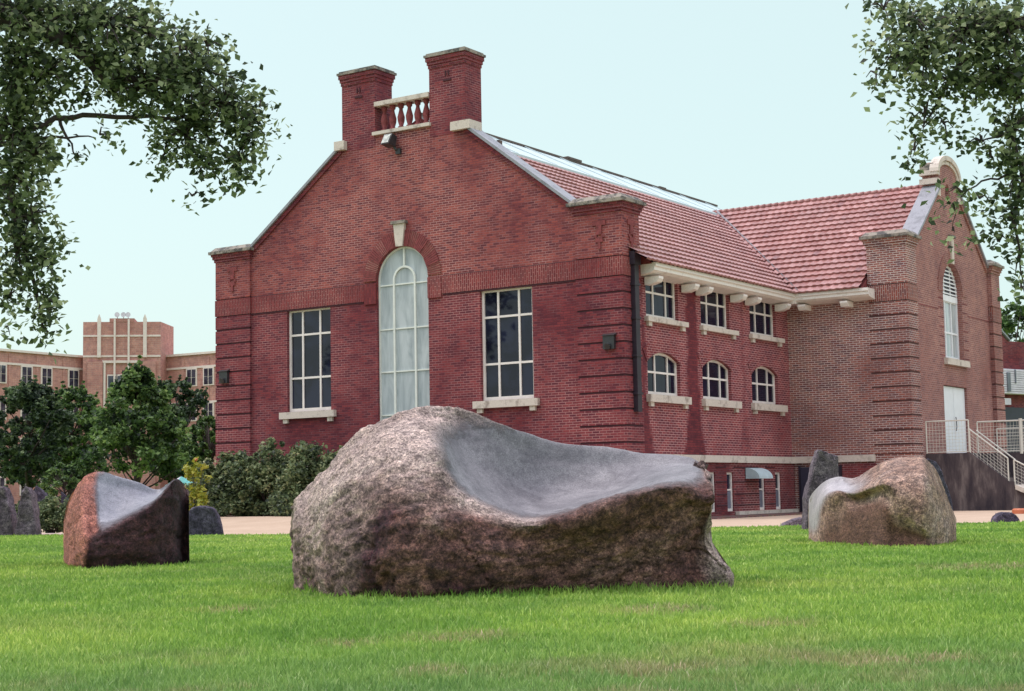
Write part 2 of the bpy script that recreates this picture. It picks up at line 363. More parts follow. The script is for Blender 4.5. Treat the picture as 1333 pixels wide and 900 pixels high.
def tag(o, label=None, cat=None, group=None, kind=None):
    if label: o['label'] = label
    if cat: o['category'] = cat
    if group: o['group'] = group
    if kind: o['kind'] = kind
    return o
def thing(name, label, cat, loc=(0, 0, 0), group=None):
    o = bpy.data.objects.new(name, None); SC.collection.objects.link(o); o.location = loc; o.empty_display_size = .3
    return tag(o, label, cat, group)
def slab(name, outline, holes, axis, pos, thick, mat, parent):
    """wall slab with holes. axis 'y': outline in (x,z), outer face at y=pos, going to +y. axis 'x': outline in (y,z), outer face x=pos, going to -x"""
    cu = bpy.data.curves.new('tmp', 'CURVE'); cu.dimensions = '2D'; cu.fill_mode = 'BOTH'; cu.extrude = thick/2
    for lp in [outline]+holes:
        s_ = cu.splines.new('POLY'); s_.points.add(len(lp)-1); s_.use_cyclic_u = True
        for p_, (a, b_) in zip(s_.points, lp): p_.co = (a, b_, 0, 1)
    co = bpy.data.objects.new('tmp', cu); SC.collection.objects.link(co); bpy.context.view_layer.update()
    me = bpy.data.meshes.new_from_object(co.evaluated_get(bpy.context.evaluated_depsgraph_get()))
    bpy.data.objects.remove(co); bpy.data.curves.remove(cu)
    bm = bmesh.new(); bm.from_mesh(me); bmesh.ops.remove_doubles(bm, verts=bm.verts, dist=1e-4)
    for v in bm.verts:
        a, b_, c = v.co
        v.co = (a, pos+thick/2+c, b_) if axis == 'y' else (pos-thick/2+c, a, b_)
    bmesh.ops.recalc_face_normals(bm, faces=bm.faces); bm.to_mesh(me); bm.free()
    boxuv(me); me.materials.clear(); me.materials.append(MATS[mat]); me.name = name
    for p_ in me.polygons: p_.use_smooth = False
    if parent: me.transform(Matrix.Translation(-wloc(parent)))
    o = bpy.data.objects.new(name, me); SC.collection.objects.link(o); o.parent = parent
    return o
def rect(a0, a1, b0, b1): return [(a0, b0), (a1, b0), (a1, b1), (a0, b1)]
def archpoly(a0, a1, b0, spring, top, n=24):
    c = (a0+a1)/2; h = (a1-a0)/2; rise = top-spring
    if abs(rise-h) < .12 or rise > h: arc = [(c+h*math.cos(t), spring+rise*math.sin(t)) for t in np.linspace(0, math.pi, n)]
    else:
        rad = (h*h+rise*rise)/(2*rise); cz = top-rad; t0 = math.asin(h/rad)
        arc = [(c+rad*math.sin(t), cz+rad*math.cos(t)) for t in np.linspace(t0, -t0, n)]
    return [(a0, b0), (a1, b0)]+arc

# ------------------------------------------------------------------ ground
def sm(t): t = min(1, max(0, t)); return t*t*(3-2*t)
def gz(x, y): return .27*sm((-x-21.5)/4)*sm((y-26)/6)
EDGE = [(-90, 28.5), (-60, 26), (-35, 24.7), (-29.4, 24.5), (-22.15, 24.3), (-18, 26.3), (-13.9, 28.7), (-10.1, 30.9), (-9.2, 31.4), (5, 38), (40, 52)]
def edge(x): return float(np.interp(x, [p[0] for p in EDGE], [p[1] for p in EDGE]))
def gridsheet(name, xs, yfun0, yfun1, ny, dz, mat, kind='structure'):
    V = []; F = []
    for x in xs:
        a, b_ = yfun0(x), yfun1(x)
        for j in range(ny+1):
            y = a+(b_-a)*j/ny; V.append((x, y, gz(x, y)+dz))
    n = ny+1
    for i in range(len(xs)-1):
        for j in range(ny): F.append((i*n+j, (i+1)*n+j, (i+1)*n+j+1, i*n+j+1))
    o = mk(name, V, F, mat, None, True); tag(o, kind=kind); return o
xs = sorted(set([-1500, -600, -300, -150, -90, -60]+list(np.arange(-45, 12, 1.0))+[15, 25, 40, 100, 300, 800]))
V = []; F = []
ys = sorted(set([-300, -60, -10, 0, 10, 20]+list(np.arange(24, 62, 1.0))+[80, 120, 200, 400, 900, 1800]))
for x in xs:
    for y in ys: V.append((x, y, gz(x, y)-.004))
n = len(ys)
F = [(i*n+j, (i+1)*n+j, (i+1)*n+j+1, i*n+j+1) for i in range(len(xs)-1) for j in range(n-1)]
tag(mk('ground', V, F, 'turf', None, True), kind='structure')
gx = list(np.arange(-60, 12.1, .5))
gridsheet('path', gx, lambda x: edge(x)-.2, lambda x: float(np.interp(x, [-60, -23, -20.7, -20.5, 12], [33.4, 33.4, 35.6, 60, 60])), 40, .003, 'path_gravel')
gridsheet('lawn', list(np.arange(-60, 40.1, .5)), lambda x: -8, lambda x: edge(x), 60, .022, 'turf')
o = MB()
V = []
gridsheet('planting_bed', list(np.arange(-40, -20.4, .4)), lambda x: float(np.interp(x, [-40, -23, -20.6], [33.2, 33.2, 35.4])), lambda x: 36.6, 8, .012, 'mulch')
b_ = MB(); b_.box(-20.62, -18.95, 35.6, 46.95, -.02, .03); tag(b_.build('gravel_bed', 'mulch'), kind='structure')

# ------------------------------------------------------------------ brick hall
FY = 36.28; SX = -20.57; CX = -27.9; WY = 46.95; GX = -16.69
H = thing('brick_hall', 'large red brick hall with stepped gable, twin chimneys, tall arched window and red tiled roof', 'building', (CX, 45, 0))
WP = FY+.08    # front wall plane
# front wall
holes = [rect(-32.33, -30.62, 3.34, 6.43), rect(-25.2, -23.47, 3.34, 6.43), archpoly(-28.85, -26.99, 1.9, 7.02, 7.95)]
outl = [(-33.85, 0), (-21.95, 0), (-21.95, 8.42), (-25.6, 11.12), (-25.6, 11.33), (-30.1, 11.33), (-30.1, 11.12), (-33.85, 8.42)]
lowo = [(-33.85, 0), (-21.95, 0), (-21.95, 6.45), (-33.85, 6.45)]
upo = [(-33.85, 6.45), (-21.95, 6.45), (-21.95, 8.42), (-25.6, 11.12), (-25.6, 11.33), (-30.1, 11.33), (-30.1, 11.12), (-33.85, 8.42)]
am = archpoly(-28.85, -26.99, 1.9, 7.02, 7.95)
slab('wall', [(-33.85, 0), (-21.95, 0), (-21.95, 6.45), (-26.99, 6.45), (-26.99, 1.9), (-28.85, 1.9), (-28.85, 6.45), (-33.85, 6.45)], holes[:2], 'y', WP, .4, 'brick_lower', H)
upper = [(-33.85, 6.45), (-28.85, 6.45)]+list(reversed(am[2:]))+[(-26.99, 6.45), (-21.95, 6.45), (-21.95, 8.42), (-25.6, 11.12), (-25.6, 11.33), (-30.1, 11.33), (-30.1, 11.12), (-33.85, 8.42)]
slab('gable_wall', upper, [], 'y', WP, .4, 'brick_upper', H)
# soldier band between piers and around arch
m = MB(); m.box(-33.8, -29.3, WP-.03, WP+.1, 6.45, 6.95); m.box(-26.5, -22.0, WP-.03, WP+.1, 6.45, 6.95)
m.box(-29.3, -28.86, WP-.05, WP+.1, 6.35, 6.95); m.box(-26.98, -26.5, WP-.05, WP+.1, 6.35, 6.95)
m.build_each('brick_band', 'brick_soldier', H)
m = MB(); m.box(-33.8, -29.35, WP-.016, WP+.05, 6.40, 6.449); m.box(-26.45, -22.0, WP-.016, WP+.05, 6.40, 6.449); m.box(-33.8, -29.35, WP-.01, WP+.02, 6.951, 6.97); m.box(-26.45, -22.0, WP-.01, WP+.02, 6.951, 6.97)
m.build_each('band_joint', 'groove', H)
# voussoir ring: individual wedge bricks
def voussoirs(name, cy_, cz, r0_, r1_, t0, t1, n_, axis, pos, mats, parent):
    A = MB(); arcn = 24
    for i in range(arcn):
        a = t0+(t1-t0)*i/arcn; b2_ = t0+(t1-t0)*(i+1)/arcn; ro = r1_-.006; ri = r0_+.006
        pl = [(cy_+ri*math.cos(a), cz+ri*math.sin(a)), (cy_+ro*math.cos(a), cz+ro*math.sin(a)), (cy_+ro*math.cos(b2_), cz+ro*math.sin(b2_)), (cy_+ri*math.cos(b2_), cz+ri*math.sin(b2_))]
        A.prism([(p, pos-.018, q) for p, q in pl] if axis == 'y' else [(pos+.018, p, q) for p, q in pl], (0, .05, 0) if axis == 'y' else (-.05, 0, 0))
    jb = A.build('arch_ring', mats[1], parent)
    B = MB()
    for i in range(n_):
        g_ = .20 if (i//5) % 2 == 0 else .08
        a = t0+(t1-t0)*(i+g_)/n_; b2_ = t0+(t1-t0)*(i+1-g_)/n_
        pr = .035+(.014 if (i//5) % 2 else 0) if axis == 'y' else .024; ro = r1_
        pl = [(cy_+r0_*math.cos(a), cz+r0_*math.sin(a)), (cy_+ro*math.cos(a), cz+ro*math.sin(a)), (cy_+ro*math.cos(b2_), cz+ro*math.sin(b2_)), (cy_+r0_*math.cos(b2_), cz+r0_*math.sin(b2_))]
        if axis == 'y': B.prism([(p, pos-pr, q) for p, q in pl], (0, pr+.02, 0))
        else: B.prism([(pos+pr, p, q) for p, q in pl], (-pr-.02, 0, 0))
    B.build('radial_bricks', mats[0], jb)
plain('vous_a', (.20, .042, .045, 1), .85, var=.4, scale=10); plain('vous_b', (.33, .15, .12, 1), .85, var=.4, scale=10)
plain('vous_joint', (.50, .27, .23, 1), .9)
voussoirs('arch_bricks', -27.92, 7.02, .94, 1.40, 0.0, math.pi, 60, 'y', WP, ('vous_a', 'vous_joint'), H)
def keystone(parent, c, z0, z1, w0, w1, axis, pos, proj=.1):
    k = MB(); pl = [(c-w0/2, z0), (c+w0/2, z0), (c+w1/2, z1), (c-w1/2, z1)]
    if axis == 'y': k.prism([(p, pos-proj, q) for p, q in pl], (0, proj+.08, 0))
    else: k.prism([(pos+proj, p, q) for p, q in pl], (-proj-.08, 0, 0))
    ks = k.build('keystone', 'limestone', parent)
    c2 = MB()
    if axis == 'y': c2.box(c-w1/2-.06, c+w1/2+.06, pos-proj-.05, pos+.05, z1+.003, z1+.09)
    else: c2.box(pos-.05, pos+proj+.05, c-w1/2-.06, c+w1/2+.06, z1+.003, z1+.09)
    c2.build('keystone_cap', 'cap_stone', ks)
keystone(H, -27.95, 7.95, 8.60, .24, .40, 'y', WP)
# quoin piers
def pier(parent, x0, x1, y0, y1, ztop, matb, mats_, z0=0, step=.44, top=.45, band=(6.45, 6.95)):
    g = .022
    core = MB(); core.box(x0+g, x1-g, y0+g, y1-g, z0, ztop); c = core.build('pier', 'groove' if 'wing' not in matb else 'groove_wing', parent)
    b = MB(); z = 1.75
    b.box(x0, x1, y0, y1, z0, z-.001)
    zz = band[0]
    while zz > z+.1:
        lo = max(z, zz-step); b.box(x0, x1, y0, y1, lo+.027, zz-.027); zz -= step
    b.build('rusticated_brick', matb, c)
    s2 = MB(); s2.box(x0-.012, x1+.012, y0-.012, y1+.012, band[0], band[1]); s2.build('soldier_course', mats_[0], c)
    u = MB(); u.box(x0+.002, x1-.002, y0+.002, y1-.002, band[1]+.03, ztop-.25); u.build('pier_head', mats_[1], c)
    k = MB(); k.box(x0-.03, x1+.03, y0-.03, y1+.03, ztop-.25, ztop-.16); k.box(x0-.07, x1+.07, y0-.07, y1+.07, ztop-.16, ztop-.07); k.box(x0-.10, x1+.10, y0-.10, y1+.10, ztop-.07, ztop)
    k.build('corbel', mats_[2], c)
    cp = MB(); cp.box(x0-.16, x1+.16, y0-.16, y1+.16, ztop+.001, ztop+.09)
    cp.prism([(x0-.14, y0-.14, ztop+.09), (x0-.14, y1+.14, ztop+.09), (x0+.02, y1-.02, ztop+.24), (x0+.02, y0+.02, ztop+.24)], (x1-x0+.12, 0, 0)) if False else None
    cp.quadify([(x0-.12, y0-.12, ztop+.091), (x1+.12, y0-.12, ztop+.091), (x1+.12, y1+.12, ztop+.091), (x0-.12, y1+.12, ztop+.091),
                (x0, y0, ztop+.22), (x1, y0, ztop+.22), (x1, y1, ztop+.22), (x0, y1, ztop+.22)], [(0, 3, 2, 1), (4, 5, 6, 7), (0, 1, 5, 4), (1, 2, 6, 5), (2, 3, 7, 6), (3, 0, 4, 7)])
    cp.build('cap', 'cap_stone', c)
    return c
MS = ('brick_soldier', 'brick_upper', 'brick_lower')
PR = pier(H, -22.02, SX, FY, FY+.95, 8.40, 'brick_lower', MS)
PL = pier(H, -35.23, -33.78, FY, FY+.95, 8.40, 'brick_lower', MS)
def ornament(parent, c, z, y=None, x=None):
    o_ = MB()
    for (a0, a1, z0, z1) in ((-.2, .2, .55, .68), (-.08, .08, .3, .55), (-.11, .11, .1, .22), (-.16, -.07, .22, .3), (.07, .16, .22, .3), (-.04, .04, -.08, .1)):
        if y is not None: o_.box(c+a0, c+a1, y-.03, y+.03, z+z0, z+z1)
        else: o_.box(x-.03, x+.03, c+a0, c+a1, z+z0, z+z1)
    o_.build('brick_ornament', 'vous_a', parent)
ornament(PR, -21.25, 7.27, y=FY); ornament(PL, -34.5, 7.27, y=FY); ornament(PR, FY+.5, 7.27, x=SX)
for c, w_ in ((-29.47, .7), (-26.2, .7)): pass
# chimneys
for (x0, x1) in ((-30.1, -28.85), (-26.85, -25.6)):
    ch = MB(); ch.box(x0, x1, WP-.006, WP+.82, 11.0, 13.0); c = ch.build('chimney', 'brick_lower', H)
    k = MB(); k.box(x0-.02, x1+.02, WP-.03, WP+.84, 13.0, 13.1); k.box(x0-.045, x1+.045, WP-.055, WP+.865, 13.1, 13.2); k.box(x0-.075, x1+.075, WP-.085, WP+.895, 13.2, 13.32)
    k.build('corbel', 'brick_lower', c)
    cp = MB(); cp.box(x0-.11, x1+.11, WP-.12, WP+.93, 13.321, 13.39); cp.box(x0-.06, x1+.06, WP-.07, WP+.88, 13.391, 13.44); cp.build('cap', 'cap_stone', c)
    o_ = MB(); xc = (x0+x1)/2+.02
    for (a0, a1, z0, z1) in ((-.07, -.03, .0, .14), (.03, .07, .0, .14), (-.14, .14, -.16, -.10)): o_.box(xc+a0, xc+a1, WP-.03, WP+.02, 12.72+z0, 12.72+z1)
    o_.build('brick_ornament', 'groove', c)
# balustrade
bl = MB(); bl.box(-28.9, -26.8, WP-.1, WP+.5, 11.331, 11.43); B0 = bl.build('balustrade', 'limestone', H)
r_ = MB(); r_.box(-28.845, -26.855, WP-.06, WP+.42, 12.2, 12.33); r_.build('handrail', 'limestone', B0)
for k in range(6):
    cx_ = -28.62+k*.307; m = MB()
    prof = [(.10, .0), (.10, .08), (.06, .1), (.105, .25), (.115, .36), (.06, .56), (.055, .62), (.09, .66), (.09, .7), (.10, .765)]
    m.tube([(cx_, WP+.16, 11.433+z_) for _, z_ in prof], [r2 for r2, _ in prof], 10); m.build('baluster', 'vous_a', B0, True)
# raking copings with brick corbels, kneelers
def coping(name, p, q, axis, pos, wid, th=.1, proj=.12, mat='coping_metal'):
    # p,q in (a,z) on top edge line
    (a0, z0), (a1, z1) = p, q
    m = MB(); pl = [(a0, z0), (a1, z1), (a1, z1+th), (a0, z0+th)]
    if axis == 'y': m.prism([(a, pos-proj, z) for a, z in pl], (0, wid, 0))
    else: m.prism([(pos+proj, a, z) for a, z in pl], (-wid, 0, 0))
    c = m.build(name, mat, H)
    k = MB(); pl = [(a0, z0-.16), (a1, z1-.16), (a1, z1-.004), (a0, z0-.004)]
    if axis == 'y': k.prism([(a, pos-.055, z) for a, z in pl], (0, .1, 0))
    else: k.prism([(pos+.055, a, z) for a, z in pl], (-.1, 0, 0))
    k.build('corbel', 'brick_lower' if axis == 'y' else 'brick_wing_gable', c)
coping('coping', (-33.72, 8.47), (-30.1, 11.14), 'y', WP, .7); coping('coping', (-22.08, 8.47), (-25.6, 11.14), 'y', WP, .7)
m = MB(); m.box(-30.30, -29.92, WP-.16, WP+.45, 11.05, 11.32); m.build('kneeler', 'limestone', H)
m = MB(); m.box(-26.02, -25.35, WP-.16, WP+.45, 11.05, 11.30); m.build('kneeler', 'limestone', H)
# windows --------------------------------------------------
def win(parent, axis, a0, a1, z0, z1, pos, fr, vs, hs, glass, framemat='frame_white', t=.055, sill=None, top=None, ft=.05, back=True):
    """axis y: plane y=pos outer face, into +y ; axis x: plane x=pos, into -x.  fr = reveal depth"""
    def bx(M, u0, u1, w0, w1, d0, d1):
        if axis == 'y': M.box(u0, u1, pos+d0, pos+d1, w0, w1)
        else: M.box(pos-d1, pos-d0, u0, u1, w0, w1)
    f = MB(); d0, d1 = fr, fr+.07
    ztop = z1 if top is None else top[0]
    bx(f, a0, a0+t, z0, ztop, d0, d1); bx(f, a1-t, a1, z0, ztop, d0, d1); bx(f, a0+t, a1-t, z0, z0+t*1.3, d0, d1)
    if top is None: bx(f, a0+t, a1-t, z1-t, z1, d0, d1)
    c = (a0+a1)/2
    def arcz(a, o_=0):
        if top is None: return z1
        h = (a1-a0)/2-o_; sp_, tp = top; rise = tp-sp_-o_
        x_ = min(abs(a-c), h)
        if rise >= h*.85: return sp_+rise*math.sqrt(max(0, 1-(x_/h)**2))
        rad = (h*h+rise*rise)/(2*rise); return tp-o_-rad+math.sqrt(rad*rad-x_*x_)
    for v in vs:
        va = a0+(a1-a0)*v; bx(f, va-t*.4, va+t*.4, z0+t, (arcz(va, t) if top else z1-t)+.005, d0+.008, d1-.004)
    for hh in hs:
        za = z0+(z1-z0)*hh if hh < 2 else hh; bx(f, a0+t, a1-t, za-t*.4, za+t*.4, d0+.014, d1-.006)
    if top is not None:
        sp_, tp = top; outer = archpoly(a0, a1, z0, sp_, tp, 28)[2:]
        inn = [(c+(p-c)*(1-2*t/(a1-a0)), sp_+(q-sp_)*max(0, (tp-sp_-t)/(tp-sp_))) for p, q in outer]
        for i in range(len(outer)-1):
            pl = [outer[i], outer[i+1], inn[i+1], inn[i]]
            if axis == 'y': f.prism([(p, pos+d0, q) for p, q in pl], (0, d1-d0, 0))
            else: f.prism([(pos-d0, p, q) for p, q in pl], (-(d1-d0), 0, 0))
    wn = f.build('window', framemat, parent)
    g = MB()
    pl = rect(a0+.01, a1-.01, z0+.01, z1-.01) if top is None else archpoly(a0+.01, a1-.01, z0+.01, top[0], top[1]-.01, 24)
    if axis == 'y': g.prism([(p, pos+d0+.045, q) for p, q in pl], (0, .012, 0))
    else: g.prism([(pos-d0-.045, p, q) for p, q in pl], (-.012, 0, 0))
    g.build('pane', glass, wn)
    if sill:
        s0, s1, sz0, sz1, pj, br = sill; s_ = MB(); bx(s_, s0, s1, sz0, sz1, -pj, fr+.02)
        for bc in (s0+.2, s1-.2):
            if br: bx(s_, bc-.09, bc+.09, sz0-br, sz0-.001, -pj+.05, .02)
        s_.build('sill', 'limestone', wn)
    return wn
win(H, 'y', -32.33, -30.62, 3.34, 6.43, WP, .10, (.31, .71), (.327, .75), 'glass_dark', t=.075, sill=(-32.56, -30.42, 3.13, 3.33, .13, .13))
win(H, 'y', -25.2, -23.47, 3.34, 6.43, WP, .10, (.31, .71), (.327, .75), 'glass_dark', t=.075, sill=(-25.42, -23.28, 3.13, 3.33, .13, .13))
wt = win(H, 'y', -28.85, -26.99, 1.9, 7.95, WP, .08, (), (3.09, 4.34, 5.58, 6.87), 'glass_tall', 'frame_pale', t=.05, top=(7.02, 7.95), sill=(-29.0, -26.85, 1.7, 1.9, .13, 0))
m = MB()     # inner arch and long mullions of the tall window
for xx in (-28.29, -27.53): m.box(xx-.03, xx+.03, WP+.075, WP+.145, 1.95, 6.99)
for i in range(18):
    a, b2_ = math.pi*i/18, math.pi*(i+1)/18
    pl = [(-27.91+r2*math.cos(t_), 6.99+r2*math.sin(t_)) for r2, t_ in ((.41, a), (.41, b2_), (.35, b2_), (.35, a))]
    m.prism([(p, WP+.075, q) for p, q in pl], (0, .07, 0))
m.box(-27.94, -27.88, WP+.076, WP+.14, 7.39, 7.91); m.build('arched_mullion', 'frame_pale', wt)
m = MB(); m.prism([(p, WP+.55, q) for p, q in archpoly(-28.4, -26.9, 2.0, 6.8, 7.6)], (0, .02, 0))
# side wall -------------------------------------------------
SW = SX-.08
sh = []; YS = [(37.64, 39.50), (40.88, 42.73), (44.15, 46.03)]
for a0, a1 in YS: sh += [rect(a0, a1, 5.46, 6.62), archpoly(a0, a1, 3.36, 4.30, 4.53, 14)]
slab('wall', rect(37.0, 46.96, 1.75, 6.78), sh, 'x', SW, .4, 'brick_side', H)
for a0, a1 in YS:
    win(H, 'x', a0, a1, 5.46, 6.62, SW, .10, (.33, .72), (.60,), 'glass_shaded', t=.07, sill=(a0-.1, a1+.38, 5.32, 5.455, .13, .12))
    win(H, 'x', a0, a1, 3.36, 4.53, SW, .10, (.33, .72), (.53,), 'glass_shaded', t=.07, top=(4.30, 4.53), sill=(a0-.1, a1+.42, 3.15, 3.355, .13, .12))
    c = (a0+a1)/2; rad = 1.75; t0 = math.asin(.98/rad)
    voussoirs('arch_bricks', c, 4.53-rad, rad+.005, rad+.40, math.pi/2-t0, math.pi/2+t0, 26, 'x', SW, ('brick_side', 'brick_side'), H)
# water table, basement
m = MB(); m.box(SW-.02, SX+.05, FY-.05, WY, 1.55, 1.75); m.box(SX-.001, -17.9, WY-.1, WY+.02, 1.55, 1.748); m.box(-35.3, SW, FY-.05, FY+.1, 1.551, 1.749)
m.build('water_table', 'limestone', H)
BW = [(38.2, 38.62), (39.4, 39.82), (40.95, 41.38), (42.12, 42.55), (44.30, 44.73), (45.48, 45.90)]
slab('basement_wall', rect(36.6, 46.96, 0, 1.55), [rect(a, b2_, .14, 1.27) for a, b2_ in BW], 'x', SX-.02, .4, 'brick_basement', H)
for a, b2_ in BW:
    wn = win(H, 'x', a, b2_, .14, 1.27, SX-.02, .05, (), (.55,), 'glass_dark', t=.06)
    g = MB(); g.box(SX-.105, SX-.095, a+.05, b2_-.05, .2, .72); g.build('lower_panel', 'grey_panel', wn)
m = MB(); m.box(SX-.3, SX-.001, 42.6, 45.0, 0, .12); m.box(SX-.02, SX+.12, 42.6, 46.9, .0, .13); m.build('basement_kerb', 'limestone', H)
m = MB()
for z_ in (1.40, .98, .62, .30):
    for a, b2_ in ((41.42, 42.08), (42.6, 44.26), (44.78, 45.44)): m.box(SX-.03, SX+.012-.014, a, b2_, z_, z_+.03)
m.build('basement_joint', 'groove', H)
aw = MB(); n_ = 8
prof = [(SX, 1.40)]+[(SX+.45*math.sin(t), 1.08+.32*math.cos(t)) for t in np.linspace(0, math.pi/2, n_)]+[(SX, 1.08)]
aw.prism([(x_, 43.35, z_) for x_, z_ in prof], (0, .95, 0)); a_ = aw.build('awning', 'awning_cloth', H)
# eaves gutters: main side and wing side
EX, EZ = -20.10, 6.84; EY = 46.34
prof = [(.0, 6.84), (.0, 6.75), (-.05, 6.72), (-.05, 6.64), (-.16, 6.58), (-.62, 6.52), (-.62, 6.84)]
m = MB(); m.prism([(EX+p, 37.25, q) for p, q in prof], (0, EY-37.25, 0)); 
P1 = [(EX+p, EY, q) for p, q in prof]; P2 = [(-17.80, EY-p if False else EY-p*1.0, q) for p, q in prof]
m.prism([(-17.72, EY-p, q) for p, q in prof], (-(20.10-17.72)-.0, 0, 0))
m.box(-20.66, -20.102, EY+.002, WY+.01, 6.53, 6.83); gt = m.build('gutter', 'cream_paint', H)
m = MB()
def bracket(M, x0, x1, y0, y1): M.box(x0, x1, y0, y1, 6.37, 6.499)
for yc in (37.62, 39.75, 40.62, 42.85, 43.85, 46.0): 
    bk = MB(); 
    pl = [(SX-.02, 6.50), (SX+.42, 6.50), (SX+.42, 6.44), (SX+.36, 6.35), (SX+.16, 6.29), (SX-.02, 6.29)]
    bk.prism([(a, yc-.13, b2_) for a, b2_ in pl], (0, .26, 0)); bk.build('bracket', 'cream_paint', H)
for xc in (-19.95, -18.55):
    bk = MB(); pl = [(WY+.02, 6.50), (WY-.52, 6.50), (WY-.52, 6.44), (WY-.44, 6.33), (WY+.02, 6.33)]
    bk.prism([(xc-.12, a, b2_) for a, b2_ in pl], (.24, 0, 0)); bk.build('bracket', 'cream_paint', H)
# roofs ------------------------------------------------------
K = .727
def tile_roof(name, rows, rowlen, u0f, u1f, origin, udir, sdir_, up_, pitch_w, parent):
    """rows of pan tiles. origin at eave, udir along the eave, sdir_ up the slope (unit), up_ = normal"""
    V = []; Fc = []; rn = []
    ud = Vector(udir); s_ = Vector(sdir_); nn = Vector(up_); O = Vector(origin)
    prof = [(0, .0), (.14, .012), (.28, .017), (.42, .012), (.56, .0), (.78, -.006)]
    for r in range(rows):
        a = u0f((r+.5)*rowlen); b2_ = u1f((r+.5)*rowlen)
        nt_ = max(1, int(round((b2_-a)/pitch_w))); wdt = (b2_-a)/nt_
        jit = random.uniform(-.005, .005)
        for t in range(nt_):
            base = len(V); rr = random.random(); lift = random.uniform(0, .006)
            for (pu, ph) in prof+[(1, 0)]:
                uu = a+(t+pu)*wdt
                lo = O+ud*uu+s_*(r*rowlen-.05+jit)+nn*(.085+ph+lift); hi = O+ud*uu+s_*((r+1)*rowlen+.02)+nn*(.02+ph*.9)
                V += [lo-nn*.06, lo, hi]
            for q in range(len(prof)):
                i = base+q*3; Fc.append((i, i+3, i+4, i+1)); Fc.append((i+1, i+4, i+5, i+2)); rn += [rr, rr]
    me = bpy.data.meshes.new(name); me.from_pydata([tuple(v-wloc(parent)) for v in V], [], Fc)
    at_ = me.attributes.new('rnd', 'FLOAT', 'FACE'); at_.data.foreach_set('value', np.array(rn, 'f')); me.materials.append(MATS['roof_tile']); me.update()
    o = bpy.data.objects.new(name, me); SC.collection.objects.link(o); o.parent = parent; return o
sl = math.hypot(1, K)
RZ = 10.72; RYW = 51.67
# main east slope: eave x=-20.10 along y, up toward -x ; tiles to z 10.6
L1 = (-20.10+25.25)*sl; rows1 = 19; rl = L1/rows1
tile_roof('tile_roof', rows1, rl, lambda s: 36.62, lambda s: EY+(s/sl), (EX, 0, EZ), (0, 1, 0), (-1/sl, 0, K/sl), (K/sl, 0, 1/sl), .24, H)
# wing south slope
L2 = (RYW-EY)*sl; rows2 = 19; rl2 = L2/rows2
tile_roof('tile_roof', rows2, rl2, lambda s: EX-(s/sl), lambda s: -17.20 if s/sl > 1.55 else -17.97, (0, EY, EZ), (1, 0, 0), (0, 1/sl, K/sl), (0, -K/sl, 1/sl), .24, H)
m = MB()   # far slopes and undersides
def zr(x): return EZ+K*(EX-x)
m.prism([(EX-.04, 37.2, EZ-.02), (-27.9, 37.2, zr(-27.9)-.06-.0), (-35.6, 37.2, EZ-.02)], (0, 19.6, 0))
m.build('roof', 'ridge_dark', H) if False else None
# roof body: east slope deck lowered towards the ridge so that the skylight sits on it
m = MB(); m.prism([(EX-.1, 37.22, EZ-.03), (-25.25, 37.22, zr(-25.25)-.06), (-27.88, 37.22, 11.9), (-30.6, 37.22, zr(-25.25)-.06), (-35.5, 37.22, EZ)], (0, 19.6, 0))
m.build('roof_deck', 'vous_a', H)
m = MB(); m.prism([(-17.97, EY+.1, EZ-.03), (-17.97, RYW, RZ-.06), (-17.97, 57.0, EZ-.03)], (-7.6, 0, 0)); m.prism([(-17.3, 47.9, EZ+K*1.56-.06), (-17.3, RYW, RZ-.06), (-17.3, 55.4, EZ+K*1.56-.06)], (-.66, 0, 0)); m.build('roof_deck', 'vous_a', H)
m = MB()
for k in range(34):    # wing ridge tiles
    x_ = -17.3-k*.245; m.tube([(x_, RYW, RZ+.03), (x_-.26, RYW, RZ+.015)], [.10, .085], 8)
m.build('ridge_tiles', 'roof_tile', H, True)
a = Vector((EX, EY, EZ+.06)); b2_ = Vector((EX-(RYW-EY), RYW, RZ+.08)); dd = Vector((1, -1, 0)).normalized()
m = MB(); m.prism([a-dd*.0+Vector((0.12, 0, 0)), a+Vector((0, .16, .0))*1.0, b2_+Vector((0, .06, .02)), b2_+Vector((.10, 0, .02))], (0, 0, .05)); m.build('valley_flashing', 'coping_metal', H)
# skylight: white metal strip below the ridge
m = MB(); m.prism([(-25.20, 37.3, 10.66), (-27.85, 37.3, 11.98), (-27.85, 37.3, 11.86), (-25.20, 37.3, 10.54)], (0, 19.4, 0)); sk = m.build('skylight', 'skylight_metal', H)
m = MB(); m.box(-27.99, -27.82, 37.25, 56.85, 11.985, 12.05); m.box(-28.0, -27.8, 45.5, 46.4, 12.05, 12.12); m.box(-28, -27.85, 52.1, 52.6, 12.05, 12.1); m.build('ridge_cap', 'ridge_dark', sk)
m = MB()
for k in range(9): y_ = 38.5+k*2.15; m.prism([(-25.25, y_, 10.67), (-27.8, y_, 11.975), (-27.8, y_, 12.0), (-25.25, y_, 10.70)], (0, .05, 0))
m.build_each('glazing_bar', 'skylight_metal', sk)
m = MB(); m.box(-25.35, -25.25, 37.55, 37.7, 10.7, 10.92); m.build('vent_stub', 'ridge_dark', H)
m = MB(); m.box(-35.0, -21, 56.3, 56.8, 0, 6.9); m.prism([(-35, 56.3, 6.9), (-21, 56.3, 6.9), (-27.9, 56.3, 11.8)], (0, .5, 0)); m.box(-35.2, -34.8, 37.2, 56.3, 0, 6.85); m.build('wall', 'brick_side', H)
